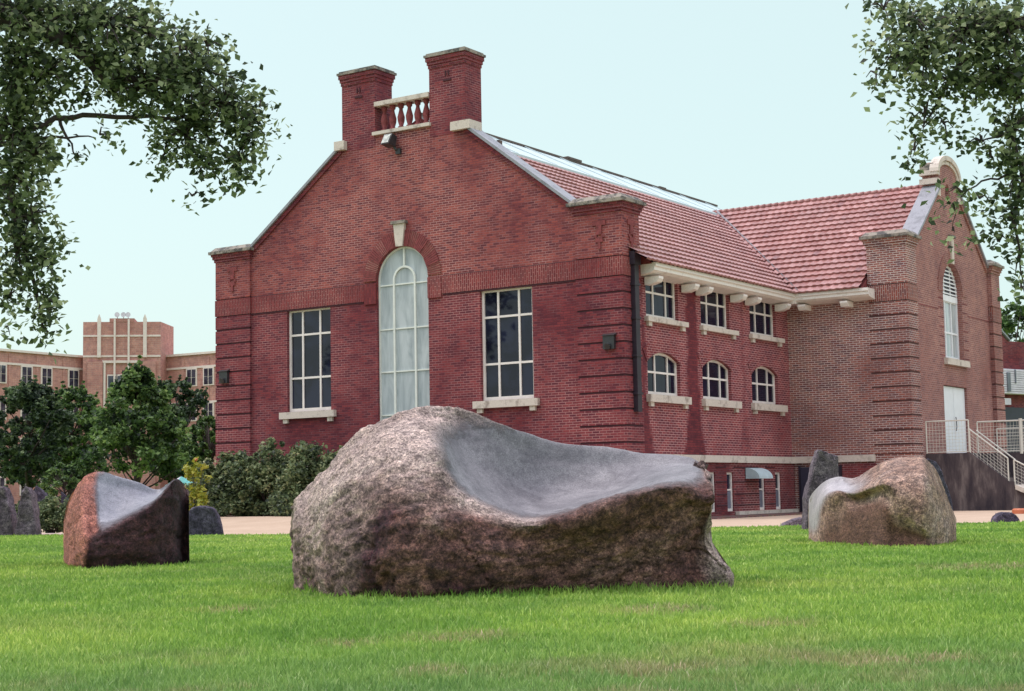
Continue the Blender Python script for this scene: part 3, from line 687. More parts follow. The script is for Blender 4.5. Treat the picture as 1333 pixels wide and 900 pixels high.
# wing ---------------------------------------------------------
m = MB(); m.box(-20.66, -17.94, WY+.001, WY+.35, 0, 6.6); m.build('wall', 'brick_wing', H)
MW = ('brick_wing', 'brick_wing', 'brick_wing')
brick('brick_wing_soldier', (.26, .075, .055, 1), (.15, .05, .05, 1), (.42, .32, .28, 1), (.20, .1, .09, 1), (.5, .7), soldier=True)
pier(H, -17.95, GX, WY, 47.85, 8.40, 'brick_wing', ('brick_wing_soldier', 'brick_wing', 'brick_wing'))
pier(H, -17.95, GX, 55.5, 56.45, 8.40, 'brick_wing_gable', ('brick_wing_soldier', 'brick_wing_gable', 'brick_wing_gable'))
GP = GX-.15; C2 = 51.67
def gsl(y): return 8.37+.8*(y-48.05)
gh = [archpoly(50.72, 52.62, 4.89, 7.06, 8.05), rect(50.38, 52.72, 1.8, 4.0), [(C2-.05+.24*math.cos(t), 10.42+.31*math.sin(t)) for t in np.linspace(0, 2*math.pi, 21)[:-1]]]
hw = C2-50.65
go = [(47.8, 0), (55.55, 0), (55.55, gsl(48.05-(55.55-55.29))), (C2+hw, gsl(50.65)), (C2+hw, 11.0)]+[(C2+hw*math.cos(t), 11.0+.5*math.sin(t)) for t in np.linspace(0, math.pi, 16)[1:-1]]+[(C2-hw, 11.0), (C2-hw, gsl(50.65)), (47.8, gsl(47.8))]
slab('wing_gable_wall', go, gh, 'x', GP, .5, 'brick_wing_gable', H)
coping('coping', (47.95, gsl(47.95)+.02), (50.64, gsl(50.64)+.02), 'x', GP, .62); coping('coping', (55.39, gsl(47.95)+.02), (52.70, gsl(50.64)+.02), 'x', GP, .62)
m = MB()
for i in range(16):   # arched apex coping
    t0_, t1_ = math.pi*i/16, math.pi*(i+1)/16
    pl = [(C2+(hw+d)*math.cos(t_), 11.0+(.5+d)*math.sin(t_)) for d, t_ in ((.002, t0_), (.16, t0_), (.16, t1_), (.002, t1_))]
    m.prism([(GP+.10, p, q) for p, q in pl], (-.30, 0, 0))
    pl = [(C2+(hw+d)*math.cos(t_), 11.0+(.5+d)*math.sin(t_)) for d, t_ in ((-.13, t0_), (-.02, t0_), (-.02, t1_), (-.13, t1_))]
    m.prism([(GP+.05, p, q) for p, q in pl], (-.06, 0, 0))
m.build('apex_coping', 'limestone', H); m = MB(); m.box(GP-.56, GP-.1, C2-hw-.05, C2-hw+.35, 11.061, 11.3); m.box(GP-.56, GP-.1, C2+hw-.35, C2+hw+.05, 11.061, 11.3); m.build_each('apex_shoulder', 'cap_stone', H)
m = MB()
for s_ in (-1, 1):
    y0_, y1_ = sorted((C2+s_*(hw-.12), C2+s_*(hw+.14)))
    for z0_, z1_ in ((10.2, 10.42), (10.60, 10.78), (10.9, 11.06)): m.box(GP-.56, GP+.06, y0_, y1_, z0_, z1_)
m.build_each('apex_band', 'limestone', H)
m = MB(); m.prism([(GP-.2, C2-.05+.23*math.cos(t), 10.42+.30*math.sin(t)) for t in np.linspace(0, 2*math.pi, 21)[:-1]], (.05, 0, 0)); m.build('round_vent', 'door_white', H)
keystone(H, C2+.02, 8.06, 8.92, .2, .28, 'x', GP, .08)
voussoirs('arch_bricks', C2, 7.06, 1.0, 1.42, 0, math.pi, 60, 'x', GP, ('brick_wing_gable', 'brick_wing_gable'), H)
wg = win(H, 'x', 50.72, 52.62, 4.89, 8.05, GP, .16, (.33, .66), (5.78, 6.82), 'glass_tall', 'door_white', t=.08, top=(7.06, 8.05), sill=(50.55, 52.85, 4.68, 4.885, .12, 0))
m = MB(); m.box(GP-.22, GP-.14, 50.76, 52.58, 6.82, 7.02)
for k in range(8):
    z_ = 7.06+k*.125; hwid = .93*math.sqrt(max(0.02, 1-((z_-7.06)/.98)**2)); c_ = C2
    m.prism([(GP-.14, c_-hwid, z_), (GP-.14, c_-hwid, z_+.045), (GP-.20, c_-hwid, z_+.055), (GP-.20, c_-hwid, z_+.015)], (0, 2*hwid, 0))
m.build('louvre', 'door_white', wg)
m = MB(); m.prism([(GP-.201, p, q) for p, q in archpoly(50.74, 52.6, 7.0, 7.07, 8.04)], (.01, 0, 0)); m.build('louvre_backing', 'dark_door', wg)
dm = MB()
for a0_, a1_ in ((50.40, 51.54), (51.56, 52.70)): dm.box(GP-.14, GP-.08, a0_, a1_, 1.81, 3.98)
dr = dm.build('double_door', 'door_white', H)
m = MB(); m.tube([(GP-.05, 51.62, 2.55), (GP-.03, 51.62, 2.65), (GP-.03, 51.62, 2.9), (GP-.05, 51.62, 3.0)], .015, 6); m.build('handle', 'pipe_dark', dr)
m = MB()   # rusticated jamb lines beside the gable window and across it
for k in range(9):
    z_ = 4.95+k*.31
    m.box(GP-.02, GP+.006, 50.2, 50.69, z_, z_+.03); m.box(GP-.02, GP+.006, 52.65, 53.15, z_, z_+.03)
m.box(GP-.02, GP+.006, 47.86, 50.19, 6.43, 6.46); m.box(GP-.02, GP+.006, 53.16, 55.49, 6.43, 6.46); m.build('wall_joint', 'brick_lower', H)
m = MB(); m.box(-20.0, -17.9, WY-.06, WY+.0, 0, 1.5); m.build('basement_wall', 'brick_basement', H)
m = MB(); m.box(-20.35, -19.72, WY-.1, WY-.06, .05, 1.42); m.box(-19.66, -19.05, WY-.1, WY-.06, .05, 1.42); bd = m.build('basement_door', 'dark_door', H)
m = MB(); m.box(-20.4, -20.36, WY-.14, WY-.05, .03, 1.47); m.box(-19.04, -18.98, WY-.14, WY-.05, .03, 1.47); m.build_each('door_frame', 'pipe_dark', bd)
# downpipe on the pier's side
m = MB(); m.box(SX+.001, SX+.13, FY+.42, FY+.64, 2.85, 7.05); m.box(SX+.001, SX+.17, FY+.36, FY+.70, 6.75, 7.1)
for z_ in (3.3, 4.3, 5.3, 6.2): m.box(SX+.001, SX+.15, FY+.38, FY+.68, z_, z_+.06)
m.build('downpipe', 'pipe_dark', H)
# small black vent boxes on the piers
for xx, zz in ((-21.0, 4.5), (-34.82, 4.35)):
    m = MB(); m.box(xx-.17, xx+.17, FY-.10, FY+.0, zz, zz+.36); m.prism([(xx-.2, FY-.14, zz+.36), (xx-.2, FY, zz+.42), (xx-.2, FY, zz+.36)], (.4, 0, 0)); m.tube([(xx, FY-.08, zz+.1), (xx, FY-.16, zz+.06)], [.07, .09], 8); m.build('wall_lamp', 'lamp_black', H)
fl = MB(); fl.quadify([(-28.34, WP-.40, 10.94), (-28.00, WP-.46, 10.92), (-27.98, WP-.30, 11.24), (-28.32, WP-.24, 11.26), (-28.28, WP-.12, 10.86), (-27.98, WP-.16, 10.86), (-27.96, WP-.10, 11.16), (-28.28, WP-.06, 11.16)],
    [(0, 1, 2, 3), (5, 4, 7, 6), (1, 5, 6, 2), (4, 0, 3, 7), (3, 2, 6, 7), (4, 5, 1, 0)]); fo = fl.build('floodlight', 'lamp_black', H)
m = MB(); m.quadify([(-28.31, WP-.412, 10.97), (-28.03, WP-.462, 10.95), (-28.01, WP-.33, 11.21), (-28.29, WP-.28, 11.23)], [(0, 1, 2, 3)]); m.build('lens', 'lens', fo)
m = MB(); m.tube([(-28.1, WP-.15, 10.95), (-28.02, WP-.1, 10.8), (-27.98, WP+.0, 10.75)], .045, 8); m.box(-28.05, -27.88, WP-.08, WP, 10.66, 10.82); m.build('bracket', 'lamp_black', fo)

# ------------------------------------------------------------------ platform and stairs
ST = thing('entrance_stairs', 'dark stained concrete landing and stairs with white mesh railings beside the white double door', 'stairs', (-15.5, 50, 0))
m = MB(); m.box(GX+.002, -15.35, 48.0, 53.2, -.05, 1.75); m.box(-15.351, -14.0, 49.4, 53.2, -.05, 1.748)
n_ = 6
for k in range(n_): m.box(-15.35+k*.21, -15.35+(k+1)*.21+.001, 48.003, 49.40, -.05, 1.75-(k+1)*.155)
m.box(-14.09, -13.6, 48.003, 49.4, -.05, .66); m.build('landing', 'dark_concrete', ST)
m = MB()
m.prism([(-15.35, 48.0, 1.78), (-14.10, 48.0, .80), (-14.10, 48.0, .5), (-15.35, 48.0, .5)], (0, .12, 0)); m.box(-14.3, -14.02, 47.98, 48.2, -.05, .86); m.build('stringer', 'dark_concrete', ST)
m = MB(); m.prism([(-13.98, 47.9, .62), (-12.6, 47.9, .0), (-12.6, 47.9, .18), (-13.98, 47.9, .76)], (0, 1.5, 0)); m.build('lower_flight', 'limestone', ST)
def railing(pts, h, y, name='railing', r=.022, mesh=True, parent=ST, low=0.03):
    """pts: list of (x,z) foot points along the plane y"""
    m = MB()
    for x_, z_ in pts: m.tube([(x_, y, z_), (x_, y, z_+h)], r, 6)
    for (xa, za), (xb, zb) in zip(pts[:-1], pts[1:]):
        m.tube([(xa, y, za+h), (xb, y, zb+h)], r*1.1, 6); m.tube([(xa, y, za+low), (xb, y, zb+low)], r*.7, 6)
    o = m.build(name, 'metal_rail', parent)
    if mesh:
        q = MB()
        for (xa, za), (xb, zb) in zip(pts[:-1], pts[1:]):
            nn = max(2, int((xb-xa)/.1))
            for i in range(1, nn):
                t = i/nn; q.tube([(xa+(xb-xa)*t, y, za+(zb-za)*t+low), (xa+(xb-xa)*t, y, za+(zb-za)*t+h)], .0045, 4)
            for j in range(1, int(h/.1)): q.tube([(xa, y, za+j*.1), (xb, y, zb+j*.1)], .0045, 4)
        q.build('mesh_infill', 'metal_rail', o)
railing([(-16.66, 1.76), (-15.34, 1.76)], .98, 48.03)
railing([(-15.32, 1.74), (-14.20, .83)], .72, 48.03, low=.0)
railing([(-14.02, .70), (-12.9, .08)], .80, 48.03)
railing([(-15.51, 1.76), (-14.18, 1.76), (-14.02, 1.76)], .96, 49.42, r=.024)
m = MB(); m.tube([(-15.5, 49.30, 2.45), (-14.35, 49.30, 1.52)], .024, 6); m.tube([(-15.5, 49.30, 2.45), (-15.51, 49.42, 2.45)], .02, 6); m.tube([(-14.17, 49.42, 1.7), (-14.17, 49.42, 2.78)], .055, 8); m.build('railing', 'metal_rail', ST)
railing([(-16.03, 1.76), (-15.0, 1.76), (-14.05, 1.76)], .86, 53.15, mesh=True)

# ------------------------------------------------------------------ annex far right and the school at the left
AN = thing('brick_annex', 'dark brick annex with small gable and pale louvred panel at the right edge', 'building', at(1330, 660, 76)*1.0)
AN.location.z = 0
al = at(1296, 660, 74); ar = at(1440, 660, 80)
ux = Vector((ar.x-al.x, ar.y-al.y, 0)).normalized(); uy = Vector((-ux.y, ux.x, 0))
def loc2(org, u, d, z): 
    p = org+ux*u+uy*d; return Vector((p.x, p.y, z))
def lbox(M, org, u0_, u1_, d0_, d1_, z0_, z1_, U=None):
    U = U or ux; D = Vector((-U.y, U.x, 0))
    P = []
    for z_ in (z0_, z1_):
        for (a, b2_) in ((u0_, d0_), (u1_, d0_), (u1_, d1_), (u0_, d1_)):
            q = org+U*a+D*b2_; P.append((q.x, q.y, z_))
    M.quadify(P, [(0, 3, 2, 1), (4, 5, 6, 7), (0, 1, 5, 4), (1, 2, 6, 5), (2, 3, 7, 6), (3, 0, 4, 7)])
m = MB(); lbox(m, al, 0, 5.6, 0, 6, -.1, 7.55); 
m.prism([loc2(al, -.0, 0, 7.551), loc2(al, 1.6, 0, 7.551), loc2(al, .8, 0, 8.05)], uy*4); wl_ = m.build('wall', 'brick_lower', AN)
m = MB(); m.prism([loc2(al, -.1, -.1, 7.55), loc2(al, .8, -.1, 8.12), loc2(al, 1.7, -.1, 7.55), loc2(al, 1.7, -.1, 7.64), loc2(al, .8, -.1, 8.22), loc2(al, -.1, -.1, 7.64)], uy*4.2); m.build('roof', 'coping_metal', AN)
m = MB()
for k in range(11): lbox(m, al, .1, 3.4, -.45+.0, -.38, 5.02+k*.105, 5.02+k*.105+.08)
lbox(m, al, .12, 3.4, -.37, -.1, 5.0, 6.18); lp = m.build('louvred_panel', 'siding_white', AN)
m = MB(); lbox(m, al, .7, .95, -.5, -.46, 5.1, 6.0); lbox(m, al, 1.35, 1.42, -.5, -.46, 5.5, 6.15); m.build('dark_streak', 'grey_panel', lp)
m = MB(); lbox(m, al, .5, 1.2, -.3, -.02, 4.5, 4.8); m.build('service_box', 'siding_white', AN)
m = MB(); lbox(m, al, .15, 3.2, -.06, -.01, .2, 4.4); m.build('dark_opening', 'dark_door', AN)

SB = thing('school_building', 'long pale brick school with stepped white-ribbed tower beyond the garden trees', 'building', (-124, 110, 0))
def wing(px0, d0_, px1, d1_, pos_n, mm, z_top=15.2):
    A = at(px0, 460, d0_); B = at(px1, 460, d1_); A.z = B.z = 0
    U = (B-A).normalized(); Lg = (B-A).length; m = MB(); lbox(m, A, 0, Lg, 0, 12, 0, z_top, U); m.build('wall', 'brick_school', SB)
    m = MB(); lbox(m, A, -.1, Lg+.1, -.2, .3, z_top+.001, z_top+.22, U); lbox(m, A, 0, Lg, -.09, 0, 13.95, 14.15, U); lbox(m, A, 0, Lg, -.09, 0, 10.4, 10.6, U); m.build('stone_trim', 'trim_school', SB)
    for pc in pos_n:
        # pixel -> distance along the wing
        dr_ = at(pc, 500, 1)-at(666.5, 450, 0); dr_ = at(pc, 500, 1)-Vector((0, 0, EYE)); k_ = None
        # solve A+U*t = s*dr (xy)
        det = U.x*(-dr_.y)+dr_.x*U.y; t_ = (-A.x*(-dr_.y)-dr_.x*A.y)/det
        for zb in (12.25, 8.75, 5.25, 1.6):
            f = MB(); lbox(f, A, t_-.72, t_+.72, -.10, .0, zb-.12, zb+1.75, U); wn = f.build('window', 'trim_school', SB)
            g = MB()
            for s0_, s1_ in ((-.56, -.05), (.05, .56)):
                lbox(g, A, t_+s0_, t_+s1_, -.125, -.1, zb, zb+.76, U); lbox(g, A, t_+s0_, t_+s1_, -.125, -.1, zb+.80, zb+1.58, U)
            g.build('pane', 'glass_school', wn)
    m = MB()
    for k in range(int(Lg/3.4)): lbox(m, A, 1+k*3.4, 1.3+k*3.4, -.06, 0, 0, 15.0, U)
    m.build('pilaster', 'brick_school', SB)
wing(-160, 140, 112, 161, (-60, -28, 0, 34, 60, 95), 1, 15.2)
wing(196, 164, 420, 152, (250, 272), 1, 15.3)
A = at(108, 460, 159.5); B = at(209, 460, 160.5); A.z = B.z = 0; U = (B-A).normalized(); Lg = (B-A).length; Dn = Vector((-U.y, U.x, 0))
m = MB(); lbox(m, A, 0, Lg, 0, 5, 0, 18.7, U); lbox(m, A, Lg*.34, Lg*.66, -.05, 5, 18.701, 19.05, U)
q0 = A+U*Lg; m.quadify([(q0.x, q0.y, 0), (*(q0+U*.9+Dn*5)[:2], 0), (*(q0+Dn*5)[:2], 0), (q0.x, q0.y, 18.7), (*(q0+U*.9+Dn*5)[:2], 18.7), (*(q0+Dn*5)[:2], 18.7)], [(0, 1, 4, 3), (3, 4, 5), (1, 2, 5, 4), (0, 2, 1), (0, 3, 5, 2)])
tw = m.build('tower', 'brick_school', SB)
m = MB()
for fr_, wd, zt in ((.21, .34, 19.2), (.41, .18, 19.15), (.59, .18, 19.15), (.80, .34, 19.2)): lbox(m, A, Lg*fr_-wd/2, Lg*fr_+wd/2, -.35, .02, 9 if wd < .2 else 15.1, zt-.2, U)
for fr_, wd in ((.21, .34), (.80, .34)): m.prism([A+U*(Lg*fr_-wd/2)+Dn*-.35+Vector((0, 0, 19.0)), A+U*(Lg*fr_+wd/2)+Dn*-.35+Vector((0, 0, 19.0)), A+U*(Lg*fr_)+Dn*-.35+Vector((0, 0, 19.45))], Dn*.37)
for z_ in (17.2, 15.15): lbox(m, A, 0, Lg, -.08, .02, z_, z_+.18, U)
m.build('stone_rib', 'trim_school', tw)
m = MB(); 
for u_ in (.16, .84): lbox(m, A, Lg*u_-.75, Lg*u_+.75, -.3, .0, 0, 14.7, U)
m.build('buttress', 'brick_school', tw)
m = MB()
for u_, v_ in ((.28, -.28), (.72, -.28)): lbox(m, A, Lg*u_-.1, Lg*u_+.1, -.2, -.01, 5, 14.8, U)
lbox(m, A, Lg*.25, Lg*.75, -.22, -.01, 14.55, 14.8, U); m.build('bay_surround', 'trim_school', tw)
for u_ in (.38, .5, .62):
    for zb in (11.6, 8.2):
        f = MB(); lbox(f, A, Lg*u_-.5, Lg*u_+.5, -.16, -.0, zb-.1, zb+1.8, U); wn = f.build('window', 'trim_school', tw)
        g = MB(); lbox(g, A, Lg*u_-.4, Lg*u_+.4, -.19, -.161, zb, zb+1.65, U); g.build('pane', 'glass_school', wn)
for k, u_ in enumerate((.44, .52, .58)):
    m = MB(); c_ = A+U*(Lg*u_)+Vector((0, 0, 19.4)); m.tube([c_+Vector((0, 0, -.35)), c_], .05, 6); m.tube([c_+Dn*.3, c_, c_-Dn*.25], [.06, .14, .26], 10); m.build('loudspeaker_horn', 'siding_white', tw)

# ------------------------------------------------------------------ foliage helpers
def leaves(centers, size, n_rep=None, sz_var=.35, up_bias=.4):
    N = len(centers); C_ = np.asarray(centers)
    nrm = rng.normal(size=(N, 3)); nrm[:, 2] = np.abs(nrm[:, 2])+up_bias; nrm /= np.linalg.norm(nrm, axis=1)[:, None]
    t = rng.normal(size=(N, 3)); t -= (t*nrm).sum(1)[:, None]*nrm; t /= np.linalg.norm(t, axis=1)[:, None]
    b2 = np.cross(nrm, t); s = size*(1+sz_var*rng.uniform(-1, 1, N))[:, None]
    fold = nrm*s*.12
    V = np.stack([C_-t*s*.5, C_+b2*s*.36-t*s*.05+fold, C_+t*s*.55, C_-b2*s*.36-t*s*.05+fold], 1)
    return V
LEAF_F = [(0, 1, 2), (0, 2, 3)]
def clump_points(centers, radii, per, flat=1.0):
    """per leaves in each clump; returns points and clump id"""
    n_ = len(centers); per = np.asarray(per) if hasattr(per, '__len__') else np.full(n_, per)
    idx = np.repeat(np.arange(n_), per); d = rng.normal(size=(len(idx), 3)); d /= np.linalg.norm(d, axis=1)[:, None]
    r = rng.uniform(0, 1, len(idx))**(1/2.2)
    rad = np.asarray(radii)[idx][:, None]; d[:, 2] *= flat
    return np.asarray(centers)[idx]+d*r[:, None]*rad, idx
def tree(name, label, cat, base, height, cw, mat, lsize, nclump, per, group=None, shape='round', trunk_r=.16, crown_base=.22, lean=(0, 0), seed=1):
    lr = np.random.default_rng(seed); base = Vector(base)
    T = thing(name, label, cat, base, group)
    cs = []; rs = []
    for _ in range(nclump):
        t = lr.uniform(0, 1)**.85; z = crown_base+(1-crown_base)*t
        if shape == 'cone': env = (1-t)**.65*(.35+.65*min(1, (t+.12)/.25))
        elif shape == 'round': env = math.sqrt(max(0, 1-(2*t-1)**2))*.9+.1
        else: env = (1-t)**.5*.9+.08
        a = lr.uniform(0, 2*math.pi); q = math.sqrt(lr.uniform(.25, 1))*env*cw/2*lr.uniform(.8, 1.13)
        cs.append((base.x+q*math.cos(a)+lean[0]*t*height, base.y+q*math.sin(a)+lean[1]*t*height, base.z+height*z*.97)); rs.append(lr.uniform(.05, .12)*cw*(1-.35*t))
    for _ in range(nclump//3):      # sprays standing out of the outline
        k_ = int(lr.integers(0, nclump)); c_ = Vector(cs[k_]); o_ = Vector((c_.x-base.x, c_.y-base.y, (c_.z-base.z-height*.45)*.9+.4)).normalized()
        for q in (1, 2): p_ = c_+o_*rs[k_]*(.7*q+.35); cs.append(tuple(p_)); rs.append(rs[k_]*(.42-.13*q))
    nclump = len(cs); per = np.maximum(6, (per*np.minimum(1, (np.array(rs)/(cw*.075))**1.6))).astype(int)
    P, idx = clump_points(cs, rs, per, .75)
    crn = leaves(P, lsize)
    cr_ = lr.uniform(-.25, .25, nclump)[idx]; rnd = np.clip(rng.uniform(.05, .75, len(P))+cr_, 0, 1)
    bigmesh('crown', crn, 4, LEAF_F, mat, T, rnd)
    m = MB(); top = base+Vector((lean[0]*height*.8, lean[1]*height*.8, height*.86))
    m.tube([base+Vector((0, 0, -.1)), base+Vector((0, 0, height*.12)), base+(top-base)*.5, top], [trunk_r*1.3, trunk_r, trunk_r*.6, trunk_r*.15], 8)
    for k in range(0, nclump*3//5, max(1, nclump//45)):
        c_ = Vector(cs[k]); h_ = max(.16, (c_.z-base.z)/height-.22); s0 = base+(top-base)*min(.9, h_)
        m.tube([s0, s0.lerp(c_, .5)+Vector((0, 0, -.05*height*.3)), c_], [trunk_r*.35, trunk_r*.2, .012], 5)
    m.build('trunk', 'bark', T, True)
    return T
def gpt(px, py, z=0): 
    p = at(px, py, gdepth(px, py, z)); return p
def onground(px, depth): 
    p = at(px, 650, depth); return Vector((p.x, p.y, gz(p.x, p.y)))
def topz(px, py, depth): return at(px, py, depth).z

# middle-distance trees in the garden
for (px, d_, ytop, wpx, mt, nm, lb, sh_, sd_) in (
    (38, 62, 497, 115, 'leaf_dark', 'broadleaf_tree', 'dark full-crowned tree at the left edge, in front of the school', 'round', 3),
    (92, 66, 505, 110, 'leaf_mid', 'broadleaf_tree', 'green tree between the dark left-edge tree and the tallest one', 'round', 5),
    (178, 58, 474, 165, 'leaf_mid', 'broadleaf_tree', 'tallest garden tree, pointed crown covering the foot of the school tower', 'cone', 9),
    (230, 72, 492, 100, 'leaf_dark', 'broadleaf_tree', 'dark tree behind the tallest garden tree, nearest the hall but one', 'round', 14),
    (272, 54, 540, 62, 'leaf_mid', 'small_tree', 'small light green tree close against the left corner of the brick hall', 'round', 21),
    (-70, 60, 470, 170, 'leaf_dark', 'broadleaf_tree', 'garden tree outside the left edge of the picture', 'round', 25)):
    if px < -50: continue
    b0 = onground(px, d_); h_ = topz(px, ytop, d_)-b0.z; cw = wpx/FPX*d_
    tree(nm, lb, 'tree', b0, h_, cw, mt, .17 if px != 272 else .13, 190 if wpx > 80 else 90, 85, 'garden trees in front of the school', sh_, .13, .27, seed=sd_)
tree('small_tree', 'low pale green sapling under the garden trees, behind the red and grey boulder', 'tree', onground(84, 50), topz(84, 615, 50), 1.7, 'leaf_mid', .12, 50, 60, None, 'round', .05, .1, seed=31)
tree('broadleaf_tree', 'pale tree rising behind the brick annex at the right edge', 'tree', onground(1322, 95), topz(1322, 395, 95), 6.5, 'leaf_mid', .28, 120, 70, None, 'round', .2, .3, seed=33)
tree('broadleaf_tree', 'broad park tree on the lawn far to the left of the viewer, outside the picture', 'tree', (-47, 11, 0), 15, 9, 'leaf_dark', .3, 130, 60, 'park trees outside the picture', 'round', .3, .25, seed=41)
tree('broadleaf_tree', 'second broad park tree further back to the left of the viewer, outside the picture', 'tree', (-37, 1, 0), 9, 8, 'leaf_dark', .3, 110, 60, 'park trees outside the picture', 'round', .3, .25, seed=42)
# shrubs by the front wall
def shrub(name, label, px, d_, ytop, wpx, mat, lsize, seed, group='shrubs along the hall', nclump=70, per=75, cat='shrub', dz=0):
    b0 = onground(px, d_); h_ = topz(px, ytop, d_)-b0.z; cw = wpx/FPX*d_
    lr = np.random.default_rng(seed); T = thing(name, label, cat, b0, group); cs = []; rs = []
    for _ in range(nclump):
        a = lr.uniform(0, 2*math.pi); t = lr.uniform(0.0, 1); env = math.sqrt(max(0, 1-(t*.95)**2)); q = math.sqrt(lr.uniform(.2, 1))*env*cw/2
        hv = .78+.22*math.sin(a*2.3+seed)+lr.normal()*.07
        cs.append((b0.x+q*math.cos(a), b0.y+q*math.sin(a)*.7, b0.z+.12+t*(h_-.15)*min(hv, 1.04))); rs.append(lr.uniform(.10, .27)*min(h_, 1.3))
    for _ in range(16):      # loose shoots standing out of the crown
        a = lr.uniform(0, 2*math.pi); q = lr.uniform(0, .45)*cw; cs.append((b0.x+q*math.cos(a), b0.y+q*math.sin(a)*.7, b0.z+h_*lr.uniform(.8, 1.08)*(1-.5*(q/cw)**1))); rs.append(lr.uniform(.05, .14))
    nclump += 16
    P, idx = clump_points(cs, rs, per); P[:, 2] = np.maximum(P[:, 2], b0.z+.05)
    rnd = np.clip(rng.uniform(.05, .8, len(P))+lr.uniform(-.25, .25, nclump)[idx], 0, 1)
    bigmesh('leaves', leaves(P, lsize), 4, LEAF_F, mat, T, rnd)
    m = MB()
    for k in range(0, nclump, 5): m.tube([b0+Vector((lr.uniform(-.1, .1), lr.uniform(-.1, .1), -.03)), b0.lerp(Vector(cs[k]), .6)+Vector((0, 0, -.05)), Vector(cs[k])], [.025, .015, .006], 5)
    m.build('stems', 'bark', T, True); return T
shrub('shrub', 'rounded green shrub by the front-left corner of the hall, right of the yellow plant', 272, 45.5, 604, 78, 'leaf_shrub', .10, 1)
shrub('shrub', 'green shrub below the left tall window, second from the hall corner', 312, 45.0, 588, 104, 'leaf_shrub', .10, 2, nclump=130)
shrub('shrub', 'tallest olive shrub under the left window, reaching up to its sill', 352, 44.5, 576, 104, 'leaf_shrub', .10, 3, nclump=135)
shrub('shrub', 'shrub with reddish tips just left of the big boulder', 400, 43.0, 580, 104, 'leaf_shrub', .10, 4, nclump=135)
shrub('shrub', 'shrub partly hidden behind the shoulder of the big boulder', 446, 42.0, 588, 90, 'leaf_shrub', .10, 5)
shrub('shrub', 'dark low shrub behind the low slate stone', 262, 47.5, 632, 50, 'leaf_dark', .09, 8, nclump=40)
for i, (px, wpx) in enumerate(((66, 46), (92, 34), (30, 44))):
    shrub('hedge_plant', ('clipped green hedge plant between the standing stone and the red and grey boulder', 'hedge plant right behind the left face of the red and grey boulder', 'hedge plant behind the two standing stones')[i], px, 38.5, 652, wpx, 'leaf_shrub', .07, 40+i, 'low hedge along the path', 45, 70)
# yellow plant with arching blades
b0 = onground(254, 42.5); Y = thing('yellow_plant', 'bright yellow-green plant with drooping leaves and an orange tip beside the teal parasol', 'plant', b0)
hy = topz(254, 602, 42.5)-b0.z; cs = [(b0.x+rng.normal()*.17+.22*math.sin(q_*5)*q_, b0.y+rng.normal()*.15, b0.z+.15+q_*(hy-.15)) for q_ in rng.uniform(0, 1, 44)]
P, idx = clump_points(cs, [.11]*44, 16, 1.3)
Vl = leaves(P, .12); 
bigmesh('leaves', Vl, 4, LEAF_F, 'leaf_yellow', Y, rng.uniform(0, 1, len(P)))
m = MB(); 
for k in range(8): m.tube([b0, Vector(cs[k])], [.015, .006], 5)
m.build('stems', 'bark', Y); m = MB(); tp = b0+Vector((.0, 0, hy)); m.tube([tp, tp+Vector((.03, 0, .07)), tp+Vector((.09, 0, .10))], [.015, .04, .01], 6); m.build('flower', 'orange_plastic', Y)

# overhanging foreground trees
def over_tree(name, label, trunk, blobs, limbs, depth, mat, lsize, dens, offblobs, seed):
    global rng
    lr = np.random.default_rng(seed); tb = onground(trunk[0], depth+trunk[1]); T = thing(name, label, 'tree', tb)
    P = []; ID = []; twigs = MB(); cc = 0; crv = []
    for bl_ in blobs+offblobs:
        cx, cy, rx, ry = bl_[:4]; den = bl_[4] if len(bl_) > 4 else 1
        off = bl_ in offblobs
        dd = bl_[5] if len(bl_) > 5 else 0
        area = math.pi*rx*ry; ncl = max(2, int((.84 if lsize < .075 else 1)*area/105*den*dens*(1 if not off else .35)))
        blob_c = at(cx, cy, depth+dd)
        for _ in range(ncl):
            a = lr.uniform(0, 2*math.pi); q = math.sqrt(lr.uniform(0, 1))
            px, py = cx+rx*q*math.cos(a), cy+ry*q*math.sin(a)
            c = at(px, py, depth+dd+lr.normal()*min(rx, 60)/FPX*depth*.8)
            k_ = int(lr.integers(7, 15)); rad = lr.uniform(.05, .12)
            d = lr.normal(size=(k_, 3))*rad; d[:, 2] -= lr.uniform(0, .06); P.append(np.array(c)+d); ID += [cc]*k_; crv.append(lr.uniform(-.28, .28)); cc += 1
            if lr.uniform() < .5:
                mid_ = c.lerp(blob_c, .5)+Vector((0, 0, .04)); twigs.tube([c, mid_, blob_c], [.004, .008, .014], 4)
    P = np.concatenate(P); ID = np.array(ID)
    rnd = np.clip(rng.uniform(0, .8, len(P))+np.array(crv)[ID], 0, 1)
    bigmesh('crown', leaves(P, lsize), 4, LEAF_F, mat, T, rnd)
    m = MB(); top = at(trunk[0]+trunk[2], trunk[3], depth)
    m.tube([tb+Vector((0, 0, -.2)), tb+Vector((0, 0, .3)), tb.lerp(top, .5), top, top+Vector((0, 0, 3))], [.55, .42, .34, .26, .1], 14); m.build('trunk', 'bark', T, True)
    m = MB()
    for lm in limbs:
        pts = [at(p[0], p[1], depth+(p[3] if len(p) > 3 else 0)) for p in lm]
        fine = []; rr = []
        for i in range(len(pts)-1):
            for t in np.linspace(0, 1, 4)[:3 if i < len(pts)-2 else 4]:
                fine.append(pts[i].lerp(pts[i+1], t)+Vector(lr.normal(size=3)*.012)); rr.append(lm[i][2]+(lm[i+1][2]-lm[i][2])*t)
        m.tube(fine, rr, 8)
    m.build('limbs', 'bark', T, True); tag(twigs.build('twigs', 'bark', T), kind='stuff')
    return T
